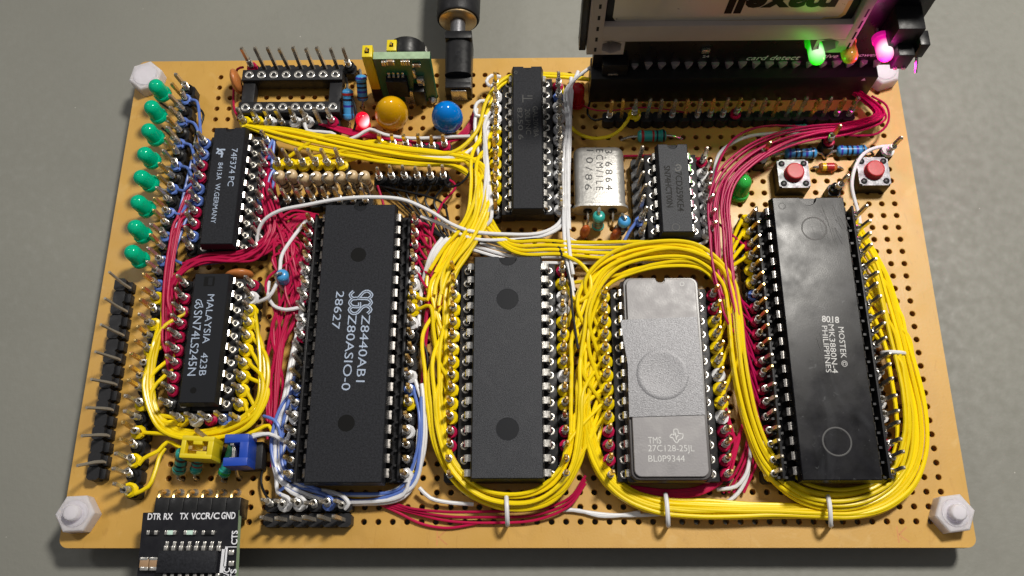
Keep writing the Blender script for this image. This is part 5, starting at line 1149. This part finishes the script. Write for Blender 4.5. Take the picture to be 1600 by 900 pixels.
wp([(1260,208,3.4),(1215,208,3.6),(1170,213,3.6),(1145,223,3.4),(1124,240,3),(1116,270,3),(1114,320,2.8),(1118,370,2.6),(1122,400,2.4)],'white wire left of the sweeping crimson wires')
wp([(1150,560,2.6),(1163,600,2.6),(1168,650,2.6),(1172,700,2.2),(1165,750,1.6),(1140,782,1.2),(1060,800,.8),(960,805,.6),(880,795,.6)],'white wire under the crimson ones between the sticker chip and the glossy chip')
wp([(655,762,2.4),(672,778,2),(700,785,1.6),(740,788,1.2)],'short white wire going under the yellow bundle near the tall chip corner')
wp([(878,797,.6),(905,798,.6),(935,806,.6),(965,806,.6),(1000,800,.7)],'short white wire lying flat between two near edge bundles')
wp([(1120,765,1.6),(1150,760,2),(1166,740,2.4),(1172,715,2.6)],'white wire beside the near right corner of the sticker chip')
wp([(470,205,3),(478,212,3),(500,216,3),(555,220,3)],'white wire slipping beneath the yellow fan from the empty socket')
wp([(476,192,4),(480,204,4.2),(500,206,4.2),(523,210,4.4),(520,218,4.2),(505,217,4)],'white wire with a hook shaped end in front of the empty socket')
wp([(535,222,3.6),(560,212,4),(578,202,4.4),(600,210,4),(640,216,3.4),(700,214,3),(735,213,3)],'white wire passing in front of the mustard and blue capacitors')
wp([(480,232,3.4),(540,236,3.6),(620,242,4.4),(660,246,5.2),(720,244,5.2),(738,232,5)],'white wire embedded in the yellow fan')
wp([(772,160,4),(750,158,5),(743,166,5.5),(744,180,5.5),(760,182,5)],'white wire forming a small curl left of the narrow far chip')
wp([(745,170,5),(742,195,5),(745,225,4.6),(752,260,4)],'white wire running down from the small curl')
wp([(765,135,4),(760,128,4.6),(768,118,4.6),(782,120,4)],'white wire wrapped behind the far corner of the narrow chip')
for k in range(4): wp([(765,175+12*k,4.6),(757,195+15*k,5.4),(760+2*k,240+20*k,5.8),(757+3*k,300+15*k,5.6),(748,345+5*k,4)],'white wire hidden among the yellow ones left of the narrow far chip','white wires among the yellow ones left of the narrow far chip')
# --- blue
for k,j in enumerate((33,31,29,27,25,23)):
    a=pin(-56,j,3.4,.8); b=pin(-54,(28,28,25,24,25,24)[k],3.4,-.6)
    m=(a+b)/2+Vector((1.2,.6,1.2)); wire('B',[a,a+Vector((1.5,-.6,.6)),m,b],'blue wire between the green lamp pins and the far left chip','blue wires beside the far left chip')
for k in range(3): wire('B',px((300+3*k,250+30*k,3.6),(288,300+25*k,3.6),(272,370+15*k,3.6),(262+3*k,430,3.4)),'blue wire running down beneath the crimson ones at the left','blue wires beneath the crimson ones at the left')
wire('B',px((262,398,3),(285,412,2.6),(320,412,3),(370,405,3),(405,395,3)),'blue wire behind the near left lettered chip')
for k in range(2): wire('B',[pin(-49,(28,24)[k],3.4,.6)]+px((420,235+45*k,4),(428,215+50*k,4),(424,265+50*k,3.6)),'blue wire beside the right pins of the far left chip','blue wires right of the far left chip')
wire('B',px((412,650,3),(428,656,4),(436,668,4),(440,690,3.4)),'short blue wire near the white bundle at the tall chip corner')
wire('B',[pin(-20,22,3.4,-.5,.3)]+px((983,362,4),(975,378,3.4),(968,392,2.6)),'blue wire slanting down from the small chip past the rust capacitors')
# --- black
wire('K',px((755,170,4),(758,200,5),(752,235,5.4),(738,262,5.6),(722,285,5),(700,292,4.4))+[pin(-35,26,3.6,0,-.6)],'black wire curving from the narrow far chip to the black pin row')
for k in range(7):
    wire('K',[pin(-40+k%6,26,3,.1,-1.8)]+px((608+14*k,300+3*k,2),(628+12*k,318+4*k,1.6),(645+10*k,335+5*k,1.4),(665+8*k,355+4*k,1.4),(690+6*k,372+3*k,1.4)),'thin black wire trailing from the row of black collared pins','black wires trailing from the black pin row')
wire('K',px((740,378,3.6),(800,376,5),(850,374,5),(870,382,5),(880,405,5.4),(890,440,5.6),(895,490,5.8),(903,545,5.6)),'black wire crossing the far corner of the plain chip and running down its right side')
wire('K',px((541,122,3.4),(545,140,5),(553,160,5.4),(557,185,4.4),(553,203,3)),'black wire between the empty socket and the blue resistors')
for k in range(3): wire('K',px((250+3*k,160+40*k,3),(285,185+40*k,3),(305,200+35*k,3.4),(300,240+30*k,3)),'black wire left of the far left chip','black wires left of the far left chip')
wire('K',px((296,160,3.4),(312,170,3.4),(318,180,3.6),(312,200,3.4)),'black wire kinked beside the first green lamp pins')
wire('K',px((396,700,2.4),(410,720,1.6),(408,755,1.4),(420,780,2.6),(432,788,3)),'black wire falling to the double pin row at the near edge')
wire('K',px((660,530,3.6),(668,560,3.6),(662,600,3.4),(668,650,3)),'black wire beside the right pins of the tall lettered chip')
wire('K',px((922,158,1.6),(918,178,1.4),(930,188,1.8),(945,184,2.6)),'black wire hooked round the left end of the long pin row')
for k in range(4): wire('K',px((1090,375-2*k,2.2),(1050,384,1.6),(1000,384-k,1.4),(985,372,2.2)),'black wire under the near end of the small fourteen leg chip','black wires under the small fourteen leg chip')
# ties: short white wires looped over the bundles into the holes
def tie(pa,pb,z,label):
    a=un(*pa,-.6); b=un(*pb,-.6); m0=un(*pa,z*.75)+ (b-a)*.06; m1=un(*pb,z*.75)-(b-a)*.02; mid=(un(*pa,z)+un(*pb,z))/2+Vector((0,0,.5))
    wire('W',[a,m0,mid*.6+m0*.4+Vector((0,0,.2)),mid*.6+m1*.4+Vector((0,0,.1)),m1,b],label,None,.40,.5)
tie((791,771),(793,819),5.2,'white tie loop holding the bundle below the plain black chip')
tie((1040,772),(1044,820),5.2,'white tie loop holding the bundle below the sticker chip')
tie((1293,771),(1298,820),5.4,'white tie loop holding the bundle below the glossy chip')
tie((1378,551),(1413,552),6.6,'white tie loop holding the bundle right of the glossy chip')
